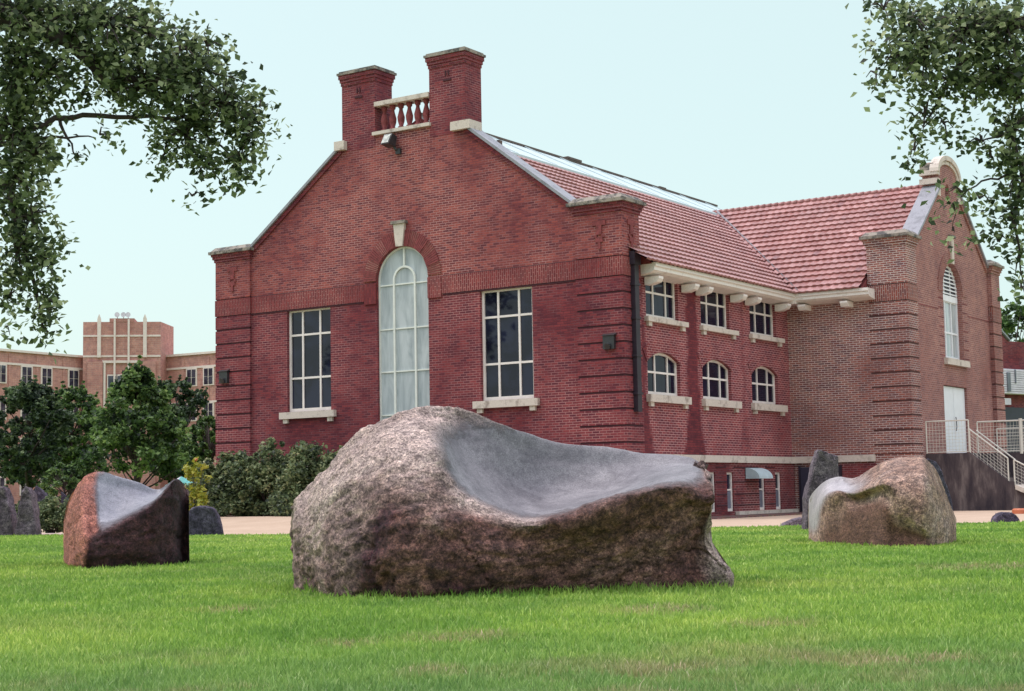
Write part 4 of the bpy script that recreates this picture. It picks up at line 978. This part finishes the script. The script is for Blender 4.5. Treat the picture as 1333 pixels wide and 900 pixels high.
LB = [(20, 15, 45, 28, 1.5), (80, 22, 55, 32, 1.4), (140, 32, 55, 36, 1.2), (195, 42, 45, 38), (235, 62, 36, 32), (250, 105, 45, 40, 1.2), (292, 135, 42, 38, 1.2), (322, 165, 26, 34), (338, 140, 16, 22, .5), (312, 210, 24, 30), (270, 218, 22, 28, .8), (250, 255, 18, 10, .3),
      (240, 175, 40, 32, 1.1), (190, 110, 48, 38, 1.3), (215, 200, 18, 24, .7), (150, 85, 40, 30, 1.3), (62, 95, 42, 40, 1.3), (22, 80, 34, 50, 1.5), (18, 160, 32, 48, 1.5), (45, 200, 30, 34, 1.2), (20, 235, 28, 40, 1.4), (40, 285, 30, 34, 1.1), (22, 330, 28, 40, 1.2),
      (55, 345, 22, 30, 1.2), (58, 395, 20, 30, 1.1), (62, 432, 16, 16, .8), (12, 385, 16, 28, .8), (8, 425, 8, 20, .5), (78, 300, 10, 10, .3), (270, 60, 26, 22, .5), (100, 130, 25, 20, .5), (100, 205, 12, 10, .25), (130, 175, 30, 14, .3), (290, 85, 22, 14, .3), (350, 185, 8, 14, .25)]
LL = [[(-330, 120, .22), (-200, -30, .20), (-60, -10, .15), (30, 30, .11), (90, 55, .085), (118, 78, .07), (140, 110, .055), (152, 130, .03)], [(90, 55, .06), (150, 90, .04), (215, 130, .03), (260, 170, .018), (300, 200, .008)],
      [(-200, 180, .1), (-60, 200, .06), (40, 170, .04), (70, 155, .032), (110, 151, .028), (170, 152, .024), (240, 155, .018), (300, 158, .010)], [(-60, 200, .05), (40, 182, .018), (90, 179, .012), (125, 178, .006)],
      [(-60, 200, .06), (10, 240, .05), (25, 300, .035), (45, 370, .02), (60, 440, .008)], [(140, 110, .03), (200, 100, .022), (260, 90, .012), (320, 110, .006)], [(75, 155, .02), (85, 180, .014), (100, 205, .006)], [(240, 155, .015), (255, 200, .01), (265, 235, .005)]]
over_tree('cottonwood_tree', 'large tree overhanging the upper left corner, drooping a leafy branch before the sky', (-330, .4, 0, 120), LB, LL, 17, 'leaf_over', .078, 1.12, [(-120, 40, 110, 110, 1), (-260, -60, 140, 130, 1), (-400, 40, 130, 150, 1), (-150, 230, 90, 90, 1), (-300, -250, 170, 120, 1), (-80, -130, 150, 90, 1), (120, -70, 140, 60, 1)], 5)
RB = [(1150, 12, 18, 22, .8), (1185, 25, 34, 32, 1.1), (1165, 75, 24, 28, .9), (1140, 95, 14, 24, .6), (1205, 75, 38, 38, 1.2), (1255, 40, 45, 42, 1.4), (1310, 40, 42, 45, 1.5), (1240, 105, 36, 24, 1), (1300, 95, 40, 28, 1.3), (1205, 150, 20, 26, .8), (1228, 160, 14, 20, .7), (1190, 195, 12, 26, .7), (1183, 215, 8, 12, .4), (1255, 140, 12, 18, .4),
      (1325, 125, 16, 40, 1), (1318, 180, 22, 34, 1.1), (1322, 235, 18, 40, 1.2), (1315, 285, 16, 30, 1), (1300, 315, 14, 14, .5), (1326, 340, 12, 28, .7), (1330, 375, 6, 16, .5), (1278, 185, 22, 14, .8), (1290, 205, 14, 12, .8), (1252, 250, 18, 12, .9), (1275, 258, 20, 11, .7), (1243, 275, 8, 15, 1.0), (1240, 300, 7, 9, .6), (1282, 310, 8, 6, .5), (1320, 310, 14, 10, .6), (1135, 60, 8, 8, .2)]
RL = [[(1700, 150, .18), (1560, -20, .14), (1420, 0, .09), (1330, 30, .05), (1270, 60, .03), (1235, 110, .018), (1205, 160, .010), (1190, 205, .004)], [(1330, 30, .03), (1260, 20, .02), (1190, 30, .012), (1150, 60, .006)], [(1420, 0, .06), (1370, 120, .04), (1330, 210, .026), (1322, 290, .014), (1330, 380, .005)],
      [(1330, 210, .016), (1300, 232, .011), (1270, 240, .008), (1245, 262, .006), (1238, 300, .003)], [(1370, 120, .02), (1310, 175, .012), (1270, 185, .006)], [(1255, 75, .012), (1222, 140, .007), (1205, 165, .005)]]
over_tree('elm_tree', 'tree hanging sparse leafy twigs into the upper right corner before the wing gable', (1700, .6, 0, 150), RB, RL, 15, 'leaf_over', .070, 1.25, [(1430, 60, 90, 100, 1), (1560, -60, 130, 130, 1), (1700, 40, 130, 150, 1), (1420, -100, 130, 80, 1), (1650, -230, 160, 120, 1), (1400, 240, 50, 70, 1)], 6)

# ------------------------------------------------------------------ boulders
def catmull(P, n):
    """P (k,d) -> n samples along uniform parameter"""
    k = len(P); P = np.asarray(P, float); E = np.vstack([2*P[0]-P[1], P, 2*P[-1]-P[-2]])
    t = np.linspace(0, k-1, n); i = np.minimum(t.astype(int), k-2); f = (t-i)[:, None]
    p0, p1, p2, p3 = E[i], E[i+1], E[i+2], E[i+3]
    return .5*((2*p1)+(-p0+p2)*f+(2*p0-5*p1+4*p2-p3)*f**2+(-p0+3*p1-3*p2+p3)*f**3)
def boulder(name, label, cols, mat, nu=110, nv=120, amp=.05, seed=0, cat='boulder', group=None, fk=1.0, hk=1.0):
    """cols: dict rows x, base y, ys[7] (or (x,y) pairs), T thickness, dep[7] fractions, polish[12], tint[12], base_dx"""
    G = []
    for c in cols:
        x, by, ys_, T_ = c['x'], c['b']+5, c['y'], c['T']; db = gdepth(c.get('bx', x), by)
        dep = c.get('d', (-.06, -.02, .12, .3, .5, .7, .84)); bx_ = c.get('bx', x)
        row = []
        p1 = at(bx_, by, db); row.append(Vector((p1.x, p1.y, -.12))+Vector((fw.x, fw.y, 0))*.06); row.append(p1)
        for yy, df in zip(ys_, dep):
            xx, yv = (yy if isinstance(yy, tuple) else (x, yy)); row.append(at(xx, yv, db+df*T_))
        p8 = row[-1]; bk = at(x, by, db+T_); row.append(Vector((bk.x, bk.y, p8.z*.62)))
        bk = at(c.get('kx', bx_), by, db+T_*.96); row.append(Vector((bk.x, bk.y, 0.02))); row.append(Vector((bk.x, bk.y, -.12)))
        pol = c.get('p', [0]*12); tn = c.get('t', [0]*12)
        G.append(np.array([[*p, pol[i], tn[i]] for i, p in enumerate(row)]))
    G = np.array(G)                                   # cols x 12 x 5
    A_ = np.array([catmull(g, nv) for g in G])        # cols x nv x 5
    # centripetal-ish: parametrise columns by pixel x so that they are spaced evenly
    B_ = np.array([catmull(A_[:, j], nu) for j in range(nv)]).transpose(1, 0, 2)
    Vv = B_.reshape(-1, 5); pos = Vv[:, :3]; c0 = pos.mean(0)
    F = [(i*nv+j, (i+1)*nv+j, (i+1)*nv+j+1, i*nv+j+1) for i in range(nu-1) for j in range(nv-1)]
    # end caps
    e0 = len(pos); capA = B_[0, :, :].mean(0); capB = B_[-1, :, :].mean(0)
    allp = np.vstack([Vv, capA, capB])
    F += [(j+1, e0, j) if False else (j, j+1, e0) for j in range(nv-1)]+[((nu-1)*nv+j+1, (nu-1)*nv+j, e0+1) for j in range(nv-1)]
    loc = Vector((c0[0], c0[1], 0))
    me = bpy.data.meshes.new(name); me.from_pydata([tuple(p[:3]-np.array(loc)) for p in allp], [], F)
    bm = bmesh.new(); bm.from_mesh(me); bmesh.ops.recalc_face_normals(bm, faces=bm.faces); bm.normal_update()
    bm.verts.ensure_lookup_table(); off = Vector((seed*13.1, seed*7.7, 0))
    pl_ = np.clip(allp[:, 3], 0, 1); tn_ = np.clip(allp[:, 4], 0, 1)
    for i, v in enumerate(bm.verts):
        p = v.co+off; ci = i//nv; r = (1-.9*min(1, max(0, pl_[i])))*(1-.35*tn_[i])*max(0, min(1, .2+ci/9, .2+(nu-1-ci)/16))
        wv = mnoise.noise_vector(p*1.1)*.25; w_ = p+wv
        q = Vector((w_.x*1.0+w_.z*.75, w_.y, w_.z*1.0-w_.x*.45)); st = Vector((q.x*1.6, q.y*1.6, q.z*5.0))
        vf = mnoise.voronoi(q*2.2)[0]; facet = vf[0]*.9
        d = (mnoise.fractal(w_*1.1, 1, 2.1, 3)*.75 - facet*.35*fk + hk*mnoise.fractal(st*1.1, .8, 2.2, 5)*.42 + hk*mnoise.fractal(p*15, .6, 2.2, 4)*.20)*amp*r
        jg = w_+mnoise.noise_vector(p*5)*.07+mnoise.noise_vector(p*17)*.02
        vd = mnoise.voronoi(Vector((jg.x*1.5+jg.z*.5, jg.y*1.2, jg.z*.55))*1.1)[0]; crack = max(0, .028-(vd[1]-vd[0]))/.028*max(0, min(1, mnoise.noise(p*2.1)*4))
        d -= crack*amp*.55*r
        d += mnoise.fractal(p*1.6, 1, 2, 3)*amp*.16*(1-r)
        v.co += v.normal*d
    bm.to_mesh(me); bm.free()
    for nm, arr in (('polish', pl_), ('tint', tn_)):
        a_ = me.attributes.new(nm, 'FLOAT', 'POINT'); a_.data.foreach_set('value', arr.astype('f'))
    me.polygons.foreach_set('use_smooth', [True]*len(me.polygons)); me.materials.append(MATS[mat]); me.update()
    o = bpy.data.objects.new(name, me); SC.collection.objects.link(o); o.location = loc
    return tag(o, label, cat, group)
Z12 = [0]*12
SCP = [0, 0, 0, 0, .3, 1, 1, 1, .75, 0, 0, 0]; SC2 = [0, 0, 0, 0, .35, 1, 1, 1, .9, .2, 0, 0]
tA = [.3, .4, .5, .6, .7, .9, 1, 1, 1, .5, .3, 0]; tB = [0, 0, .1, .3, .6, .9, 1, 1, 1, .5, 0, 0]; tR = [0, 0, 0, 0, .7, .3, .2, .5, 1, .5, 0, 0]
boulder('boulder', 'huge brown boulder in the middle with a smooth grey scooped seat carved in its top', [
    dict(x=381, b=764, bx=386, y=[742, 722, 703, 688, 676, 669, 664], T=.35, t=tA),
    dict(x=385, b=768, bx=391, y=[738, 710, 690, 675, 663, 656, 651], T=.75, t=tA),
    dict(x=402, b=771, y=[738, 704, 680, 662, 648, 640, 636], T=1.1, t=tA),
    dict(x=428, b=775, y=[735, 695, 660, 636, 620, 611, 606], T=1.35, t=tA),
    dict(x=458, b=777, y=[732, 684, 640, 610, 590, 580, 574], T=1.5, t=tA),
    dict(x=500, b=779, y=[730, 676, 622, 586, 564, 553, 547], T=1.65, t=tB),
    dict(x=540, b=779, y=[730, 672, 615, 577, 554, 542, 535], T=1.7, t=tB, p=[0, 0, 0, 0, 0, 0, 0, 0, 0, 0, 0, 0]),
    dict(x=572, b=778, y=[728, 672, 618, 588, 562, 543, 532], T=1.7, t=tB, d=(-.06, -.02, .12, .24, .50, .72, .85), p=[0, 0, 0, 0, 0, .45, .5, .1, 0, 0, 0, 0]),
    dict(x=603, b=777, y=[728, 682, 641, 622, 592, 556, 533], T=1.7, t=tR, d=(-.06, -.02, .12, .32, .64, .79, .87), p=[0, 0, 0, 0, .2, 1, 1, .7, .1, 0, 0, 0]),
    dict(x=645, b=776, y=[732, 697, 664, 650, 620, 578, 548], T=1.7, t=tR, d=(-.05, -.01, .10, .42, .71, .81, .87), p=[0, 0, 0, 0, .3, 1, 1, 1, .3, 0, 0, 0]),
    dict(x=690, b=773, y=[736, 706, 676, 664, 638, 598, 566], T=1.7, t=tR, d=(-.07, -.06, -.04, .38, .70, .81, .87), p=SCP),
    dict(x=735, b=771, y=[736, 706, 671, 659, 640, 606, 579], T=1.65, d=(-.06, -.08, -.10, .34, .68, .80, .87), p=SC2),
    dict(x=790, b=769, y=[737, 704, 655, 647, 634, 608, 584], T=1.6, d=(-.04, -.08, -.16, .24, .60, .77, .87), p=SC2),
    dict(x=842, b=767, y=[735, 695, 639, 632, 622, 608, 592], T=1.55, d=(-.02, -.08, -.16, .12, .44, .7, .86), p=SC2),
    dict(x=885, b=766, y=[730, 690, 632, 623, 614, 604, 595], T=1.4, d=(.0, -.05, -.16, .10, .40, .68, .86), p=SC2),
    dict(x=908, b=765, y=[(910, 734), (904, 692), (909, 648), (911, 626), (909, 613), (907, 605), (905, 600)], T=1.2, d=(.02, -.02, -.15, .08, .34, .66, .86), p=[0, 0, 0, 0, 0, .5, .8, .8, .6, 0, 0, 0], t=[0, 0, .3, 0, 0, .3, .5, .6, .6, 0, 0, 0]),
    dict(x=924, b=765, bx=938, kx=908, y=[(934, 738), (913, 694), (927, 654), (928, 636), (924, 624), (919, 615), (914, 608)], T=.95, d=(-.02, .10, -.10, .05, .28, .58, .8), t=[.3, .9, 1, .3, 0, .3, .5, .5, .5, 0, 0, 0]),
    dict(x=922, b=765, bx=952, kx=912, y=[(951, 742), (920, 700), (929, 668), (930, 650), (928, 638), (925, 630), (921, 624)], T=.7, d=(.0, .18, .05, .15, .35, .55, .7), t=[.8]*12),
    dict(x=916, b=763, bx=955, kx=920, y=[(955, 746), (932, 716), (922, 692), (922, 672), (923, 655), (922, 645), (919, 638)], T=.6, d=(.2, .35, .35, .4, .5, .6, .7), t=[.8]*12)],
    'rock_main', 260, 210, .075, 1)
boulder('boulder', 'dark scooped boulder on the left lawn with a rusty pink left face', [
    dict(x=83, b=732, y=[718, 708, 699, 693, 688, 684, 680], T=.4, t=[1]*12),
    dict(x=90, b=735, y=[716, 700, 686, 674, 664, 656, 651], T=.8, t=[1]*12),
    dict(x=106, b=738, y=[722, 700, 680, 660, 644, 634, 628], T=1.1, t=[.2, .3, .8, 1, 1, 1, 1, 1, 1, 1, 1, 1]),
    dict(x=120, b=738, y=[722, 702, 693, 668, 645, 628, 618], T=1.2, t=[0, 0, 0, .2, .6, 1, 1, 1, 1, 1, 1, 1], p=[0, 0, 0, 0, 0, 0, .3, .3, .1, 0, 0, 0]),
    dict(x=134, b=738, y=[722, 702, 689, 672, 650, 630, 616], T=1.25, d=(-.05, -.03, .05, .35, .6, .78, .88), t=[0, 0, 0, 0, 0, 0, .2, .4, .8, .5, 0, 0], p=[0, 0, 0, 0, .4, 1, 1, 1, .5, 0, 0, 0]),
    dict(x=155, b=737, y=[720, 700, 680, 668, 652, 636, 623], T=1.25, d=(-.06, -.04, .02, .35, .6, .78, .88), p=SCP),
    dict(x=180, b=736, y=[716, 692, 667, 658, 648, 640, 630], T=1.2, d=(-.06, -.05, .0, .3, .6, .78, .88), p=SCP),
    dict(x=203, b=735, y=[712, 682, 652, 648, 645, 643, 639], T=1.1, d=(-.04, -.05, -.02, .3, .6, .78, .88), p=SCP),
    dict(x=218, b=734, y=[708, 672, 635, 631, 630, 631, 632], T=1.0, d=(-.02, -.04, .0, .3, .5, .7, .85), p=[0, 0, 0, 0, 0, .4, .5, .5, .3, 0, 0, 0], t=[0]*12),
    dict(x=231, b=733, y=[705, 665, 627, 624, 623, 624, 626], T=.9, d=(0, 0, .06, .3, .5, .7, .85), p=[0, 0, 0, 0, 0, .3, .4, .4, .3, 0, 0, 0]),
    dict(x=242, b=731, y=[706, 680, 650, 640, 634, 634, 636], T=.6, d=(0, .05, .1, .3, .5, .7, .85)),
    dict(x=246, b=732, y=[712, 695, 672, 660, 652, 650, 650], T=.3, d=(.1, .1, .2, .3, .5, .7, .85))],
    'rock_left', 150, 140, .05, 2)
DT = [0, .6, 1, 1, 0, 0, 0, 0, 0, 0, 0, 0]
boulder('boulder', 'rounded tan boulder on the right lawn with dark hollow and grey scooped end', [  # t darkens lower front and hollow: brown rock plus shade painted into the colour
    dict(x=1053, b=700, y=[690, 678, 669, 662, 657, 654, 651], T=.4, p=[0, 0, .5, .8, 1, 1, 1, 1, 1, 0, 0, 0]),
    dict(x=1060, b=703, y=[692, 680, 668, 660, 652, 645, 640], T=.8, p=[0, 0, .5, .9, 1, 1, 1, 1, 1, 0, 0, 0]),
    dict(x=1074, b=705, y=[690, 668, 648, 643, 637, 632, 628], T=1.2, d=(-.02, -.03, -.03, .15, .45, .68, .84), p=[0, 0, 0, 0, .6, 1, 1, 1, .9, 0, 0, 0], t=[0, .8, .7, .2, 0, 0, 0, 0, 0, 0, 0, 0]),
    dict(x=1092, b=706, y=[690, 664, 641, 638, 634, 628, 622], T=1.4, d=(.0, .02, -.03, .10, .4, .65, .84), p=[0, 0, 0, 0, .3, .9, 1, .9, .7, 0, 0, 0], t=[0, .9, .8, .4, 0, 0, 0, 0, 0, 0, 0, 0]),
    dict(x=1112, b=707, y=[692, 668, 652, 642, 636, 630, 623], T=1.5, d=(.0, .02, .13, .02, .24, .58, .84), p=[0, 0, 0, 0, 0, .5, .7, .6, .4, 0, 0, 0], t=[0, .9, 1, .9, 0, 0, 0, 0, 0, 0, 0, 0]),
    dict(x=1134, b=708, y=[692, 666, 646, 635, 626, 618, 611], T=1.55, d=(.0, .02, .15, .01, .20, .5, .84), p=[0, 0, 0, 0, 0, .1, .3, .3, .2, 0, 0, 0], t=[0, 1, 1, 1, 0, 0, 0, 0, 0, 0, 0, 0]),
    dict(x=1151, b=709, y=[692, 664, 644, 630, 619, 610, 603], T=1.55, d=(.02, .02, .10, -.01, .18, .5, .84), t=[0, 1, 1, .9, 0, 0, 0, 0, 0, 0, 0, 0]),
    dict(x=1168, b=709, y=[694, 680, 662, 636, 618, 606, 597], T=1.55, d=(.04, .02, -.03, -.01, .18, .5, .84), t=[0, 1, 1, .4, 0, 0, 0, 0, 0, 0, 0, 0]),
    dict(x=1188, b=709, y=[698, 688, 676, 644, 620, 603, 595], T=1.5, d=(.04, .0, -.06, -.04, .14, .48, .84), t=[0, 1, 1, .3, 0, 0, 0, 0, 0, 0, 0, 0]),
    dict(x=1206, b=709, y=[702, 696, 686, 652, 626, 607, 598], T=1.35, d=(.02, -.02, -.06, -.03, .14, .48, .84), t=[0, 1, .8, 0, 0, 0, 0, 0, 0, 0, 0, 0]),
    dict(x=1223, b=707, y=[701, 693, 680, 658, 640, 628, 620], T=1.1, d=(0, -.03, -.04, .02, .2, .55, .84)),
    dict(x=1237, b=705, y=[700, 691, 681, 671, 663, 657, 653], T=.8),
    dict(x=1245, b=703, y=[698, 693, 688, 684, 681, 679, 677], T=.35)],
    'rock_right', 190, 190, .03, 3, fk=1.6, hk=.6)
# standing stones: faceted prisms with broken edges
def stone(name, label, foot, topp, depth_t, mat, seed, cat='standing stone', group=None, amp=.03, pol_top=False):
    """foot: (xL,xR,y) px at ground, topp: list of (px,py) outline from left foot over the top to right foot"""
    lr = np.random.default_rng(seed); xL, xR, yb = foot; D = gdepth((xL+xR)/2, yb)
    out_ = [(xL, yb+3)]+list(topp)+[(xR, yb+3)]
    F_ = [at(a, b2_, D) for a, b2_ in out_]; dv = Vector((fw.x, fw.y, 0)).normalized()
    mid_ = sum(F_, Vector())/len(F_); ft = [p+dv*lr.uniform(-.01, .05)*depth_t for p in F_]
    bk = [mid_.lerp(p, lr.uniform(.86, .97))+dv*depth_t*lr.uniform(.9, 1.1) for p in F_]
    for p in (bk[0], bk[-1], ft[0], ft[-1]): p.z = -.08
    n_ = len(F_); V_ = ft+bk; base = Vector((mid_.x, mid_.y, 0))+dv*depth_t*.5
    Fc = [tuple(range(n_)), tuple(range(2*n_-1, n_-1, -1))]+[(i, (i+1) % n_, (i+1) % n_+n_, i+n_) for i in range(n_)]
    me = bpy.data.meshes.new(name); me.from_pydata([tuple(v-base) for v in V_], [], Fc)
    bm = bmesh.new(); bm.from_mesh(me); bmesh.ops.recalc_face_normals(bm, faces=bm.faces)
    bmesh.ops.triangulate(bm, faces=bm.faces)
    bmesh.ops.bevel(bm, geom=bm.edges[:], offset=.025, segments=1, affect='EDGES', clamp_overlap=True)
    bmesh.ops.subdivide_edges(bm, edges=bm.edges[:], cuts=3, use_grid_fill=True); bmesh.ops.triangulate(bm, faces=bm.faces)
    bm.normal_update()
    for v in bm.verts:
        p = v.co+Vector((seed*3.3, 0, 0)); v.co += v.normal*(mnoise.fractal(p*4, .9, 2, 4)*amp)
    bm.to_mesh(me); bm.free()
    me.polygons.foreach_set('use_smooth', [False]*len(me.polygons)); me.materials.append(MATS[mat]); me.update()
    o = bpy.data.objects.new(name, me); SC.collection.objects.link(o); o.location = base; return tag(o, label, cat, group)
GS = 'standing stones along the path'
stone('standing_stone', 'grey upright stone cut by the left edge of the picture', (-12, 17, 699), [(-8, 640), (4, 632), (10, 652), (15, 672)], .5, 'rock_basalt', 1, group=GS)
stone('standing_stone', 'pointed dark grey stone with a pale ridge, right of the stone at the left edge', (18, 48, 699), [(22, 668), (28, 640), (34, 633), (40, 642), (45, 672)], .5, 'rock_basalt', 2, group=GS)
stone('standing_stone', 'low rounded blue-grey slab on the path, right of the red and grey boulder', (240, 292, 699), [(244, 668), (250, 660), (266, 658), (277, 662), (284, 672)], .35, 'rock_slate', 3, group=GS, amp=.02)
stone('standing_stone', 'tall split basalt column with slanted pale top behind the right boulder', (1048, 1088, 692), [(1050, 650), (1064, 588), (1066, 585), (1080, 588), (1092, 594), (1092, 640)], .5, 'rock_basalt', 4, group=GS)
stone('standing_stone', 'blue-grey leaning slab peeking out right of the tan boulder', (1200, 1247, 684), [(1203, 600), (1208, 597), (1219, 600), (1226, 612), (1238, 645)], .35, 'rock_slate', 5, group=GS, amp=.02)
stone('low_stone', 'small dark low rock on the path in front of the stairs wall', (1296, 1332, 681), [(1298, 674), (1305, 667), (1316, 666), (1326, 671)], .5, 'rock_slate', 6, 'rock', amp=.02)
stone('low_stone', 'flat grey wedge rock lying left of the basalt column', (1014, 1050, 685), [(1022, 682), (1036, 676), (1048, 673)], .5, 'rock_basalt', 7, 'rock', amp=.015)
stone('garden_stone', 'grey stone with a white slanted top behind the hedge, beside the pointed stone', (45, 66, 690), [(42, 654), (46, 632), (52, 636), (63, 650)], .5, 'rock_slate', 8, 'rock')
stone('garden_stone', 'thin pale triangular slab leaning behind the hedge', (78, 98, 690), [(78, 638), (84, 643), (95, 656)], .15, 'rock_slate', 9, 'rock')
# teal parasol
D = 60; c = onground(236, D); tz = topz(238, 620, D); U_ = thing('garden_parasol', 'small teal and white parasol behind the right shoulder of the left boulder', 'parasol', c)
m = MB(); m.tube([c, Vector((c.x, c.y, tz+.05))], .025, 6); m.build('pole', 'pipe_dark', U_)
for mt, k0 in (('teal_cloth', 0), ('siding_white', 1)):
    m = MB()
    for k in range(k0, 10, 2) if mt != 'teal_cloth' else [0, 1, 2, 4, 5, 6, 8, 9]:
        if mt == 'siding_white' and k not in (3, 7): continue
        a, b2_ = 2*math.pi*k/10, 2*math.pi*(k+1)/10
        p0 = Vector((c.x, c.y, tz)); p1 = p0+Vector((.62*math.cos(a), .62*math.sin(a), -.34)); p2 = p0+Vector((.62*math.cos(b2_), .62*math.sin(b2_), -.34)); dz_ = Vector((0, 0, -.015))
        m.quadify([p0, p1, p2, p0+dz_, p1+dz_, p2+dz_], [(0, 1, 2), (3, 5, 4), (1, 4, 5, 2)])
    m.build('canopy', mt, U_)
# white kerb in front of the hedge, orange marker near the stairs
m = MB(); m.v = []; a = gpt(49, 697.5); b2_ = gpt(86, 697.5); dv = Vector((fw.x, fw.y, 0)).normalized()*.25
m.prism([a, b2_, b2_+dv, a+dv], (0, 0, .05)); tag(m.build('kerb', 'trim_school'), 'short white kerb in front of the hedge at the left', 'kerb')
p = onground(1330, 41.5); m = MB(); m.tube([p, p+Vector((0, 0, .1)), p+Vector((0, 0, .14))], [.26, .26, .22], 18); tag(m.build('planter_saucer', 'orange_plastic'), 'low orange tub at the foot of the stairs, right edge', 'tub')
# ------------------------------------------------------------------ grass
def grass(N):
    lr = np.random.default_rng(11); r2 = np.array([rt.x, rt.y]); f2 = np.array([fw.x, fw.y]); f2 /= np.linalg.norm(f2); r2 = np.array([f2[1], -f2[0]])
    u = lr.uniform(0, 1, N); dmin, dmax = 4.6, 40.0
    d = 1/(1/dmin-u*(1/dmin-1/dmax))*1.0            # density ~ 1/d^2 along depth, width ~ d -> 1/d^3 per area softened
    mixm = lr.uniform(0, 1, N) < .45; d = np.where(mixm, lr.uniform(dmin, dmax, N)**1.0, d)
    lat = lr.uniform(-.52, .52, N)*d
    P = f2[None]*d[:, None]+r2[None]*lat[:, None]
    ed = np.interp(P[:, 0], [p[0] for p in EDGE], [p[1] for p in EDGE]); k = P[:, 1] < ed-.02; P = P[k]; d = d[k]; n_ = len(P)
    # clump the blades
    cell = np.sin(P[:, 0]*9.1+np.sin(P[:, 1]*7.3)*2)*np.sin(P[:, 1]*8.3+np.sin(P[:, 0]*6.1)*2)
    h = (.029+.010*cell+lr.normal(size=n_)*.010).clip(.010, .08); tall = lr.uniform(size=n_) < .01; h = np.where(tall, h*1.9, h)
    wdt = np.maximum(.0028, d*.00048)*lr.uniform(.7, 1.3, n_)
    a = lr.uniform(0, 2*np.pi, n_); bend = h*lr.uniform(.15, .75, n_); ba = lr.uniform(0, 2*np.pi, n_)
    t = np.stack([np.cos(a), np.sin(a), 0*a], 1)*wdt[:, None]; bd = np.stack([np.cos(ba), np.sin(ba), 0*ba], 1)*bend[:, None]
    B = np.stack([P[:, 0], P[:, 1], np.full(n_, .018)], 1); up3 = np.array([0, 0, 1.])
    V = np.stack([B-t, B+t, B+bd*.35+up3*h[:, None]*.6-t*.7, B+bd*.35+up3*h[:, None]*.6+t*.7, B+bd+up3*h[:, None]], 1)
    o = bigmesh('grass', V, 5, [(0, 1, 3), (0, 3, 2), (2, 3, 4)], 'grass_blade', None, lr.uniform(0, 1, n_))
    tag(o, kind='stuff'); o['label'] = 'short bright green lawn grass with dry patches'; o['category'] = 'grass'
grass(680000)
# longer tufts against the boulders
def tufts(line, n_, hmin, hmax, seed):
    lr = np.random.default_rng(seed); out_ = []
    for _ in range(n_):
        t = lr.uniform(0, len(line)-1.001); i = int(t); px = line[i][0]+(line[i+1][0]-line[i][0])*(t-i); py = line[i][1]+(line[i+1][1]-line[i][1])*(t-i)+lr.uniform(-2, 5)
        p = gpt(px, py); out_.append((p.x, p.y))
    P = np.array(out_); n_ = len(P); h = lr.uniform(hmin, hmax, n_); wdt = np.full(n_, .0035); a = lr.uniform(0, 2*np.pi, n_); ba = lr.uniform(0, 2*np.pi, n_); bend = h*lr.uniform(.1, .7, n_)
    t = np.stack([np.cos(a), np.sin(a), 0*a], 1)*wdt[:, None]; bd = np.stack([np.cos(ba), np.sin(ba), 0*ba], 1)*bend[:, None]
    B = np.stack([P[:, 0], P[:, 1], np.full(n_, .018)], 1); up3 = np.array([0, 0, 1.])
    return np.stack([B-t, B+t, B+bd*.35+up3*h[:, None]*.6-t*.7, B+bd*.35+up3*h[:, None]*.6+t*.7, B+bd+up3*h[:, None]], 1)
TV = np.concatenate([tufts([(384, 757), (400, 772), (500, 781), (650, 778), (790, 771), (945, 767), (956, 760)], 5200, .025, .085, 1), tufts([(384, 750), (392, 765), (402, 772)], 260, .08, .17, 4),
    tufts([(84, 722), (95, 737), (180, 738), (247, 731)], 1300, .03, .075, 2), tufts([(1055, 694), (1075, 706), (1160, 709), (1244, 700)], 1300, .03, .075, 3)])
o = bigmesh('long_grass', TV, 5, [(0, 1, 3), (0, 3, 2), (2, 3, 4)], 'grass_blade', None, rng.uniform(0, .8, len(TV))); tag(o, 'unmown grass fringe around the feet of the boulders', 'grass', kind='stuff')
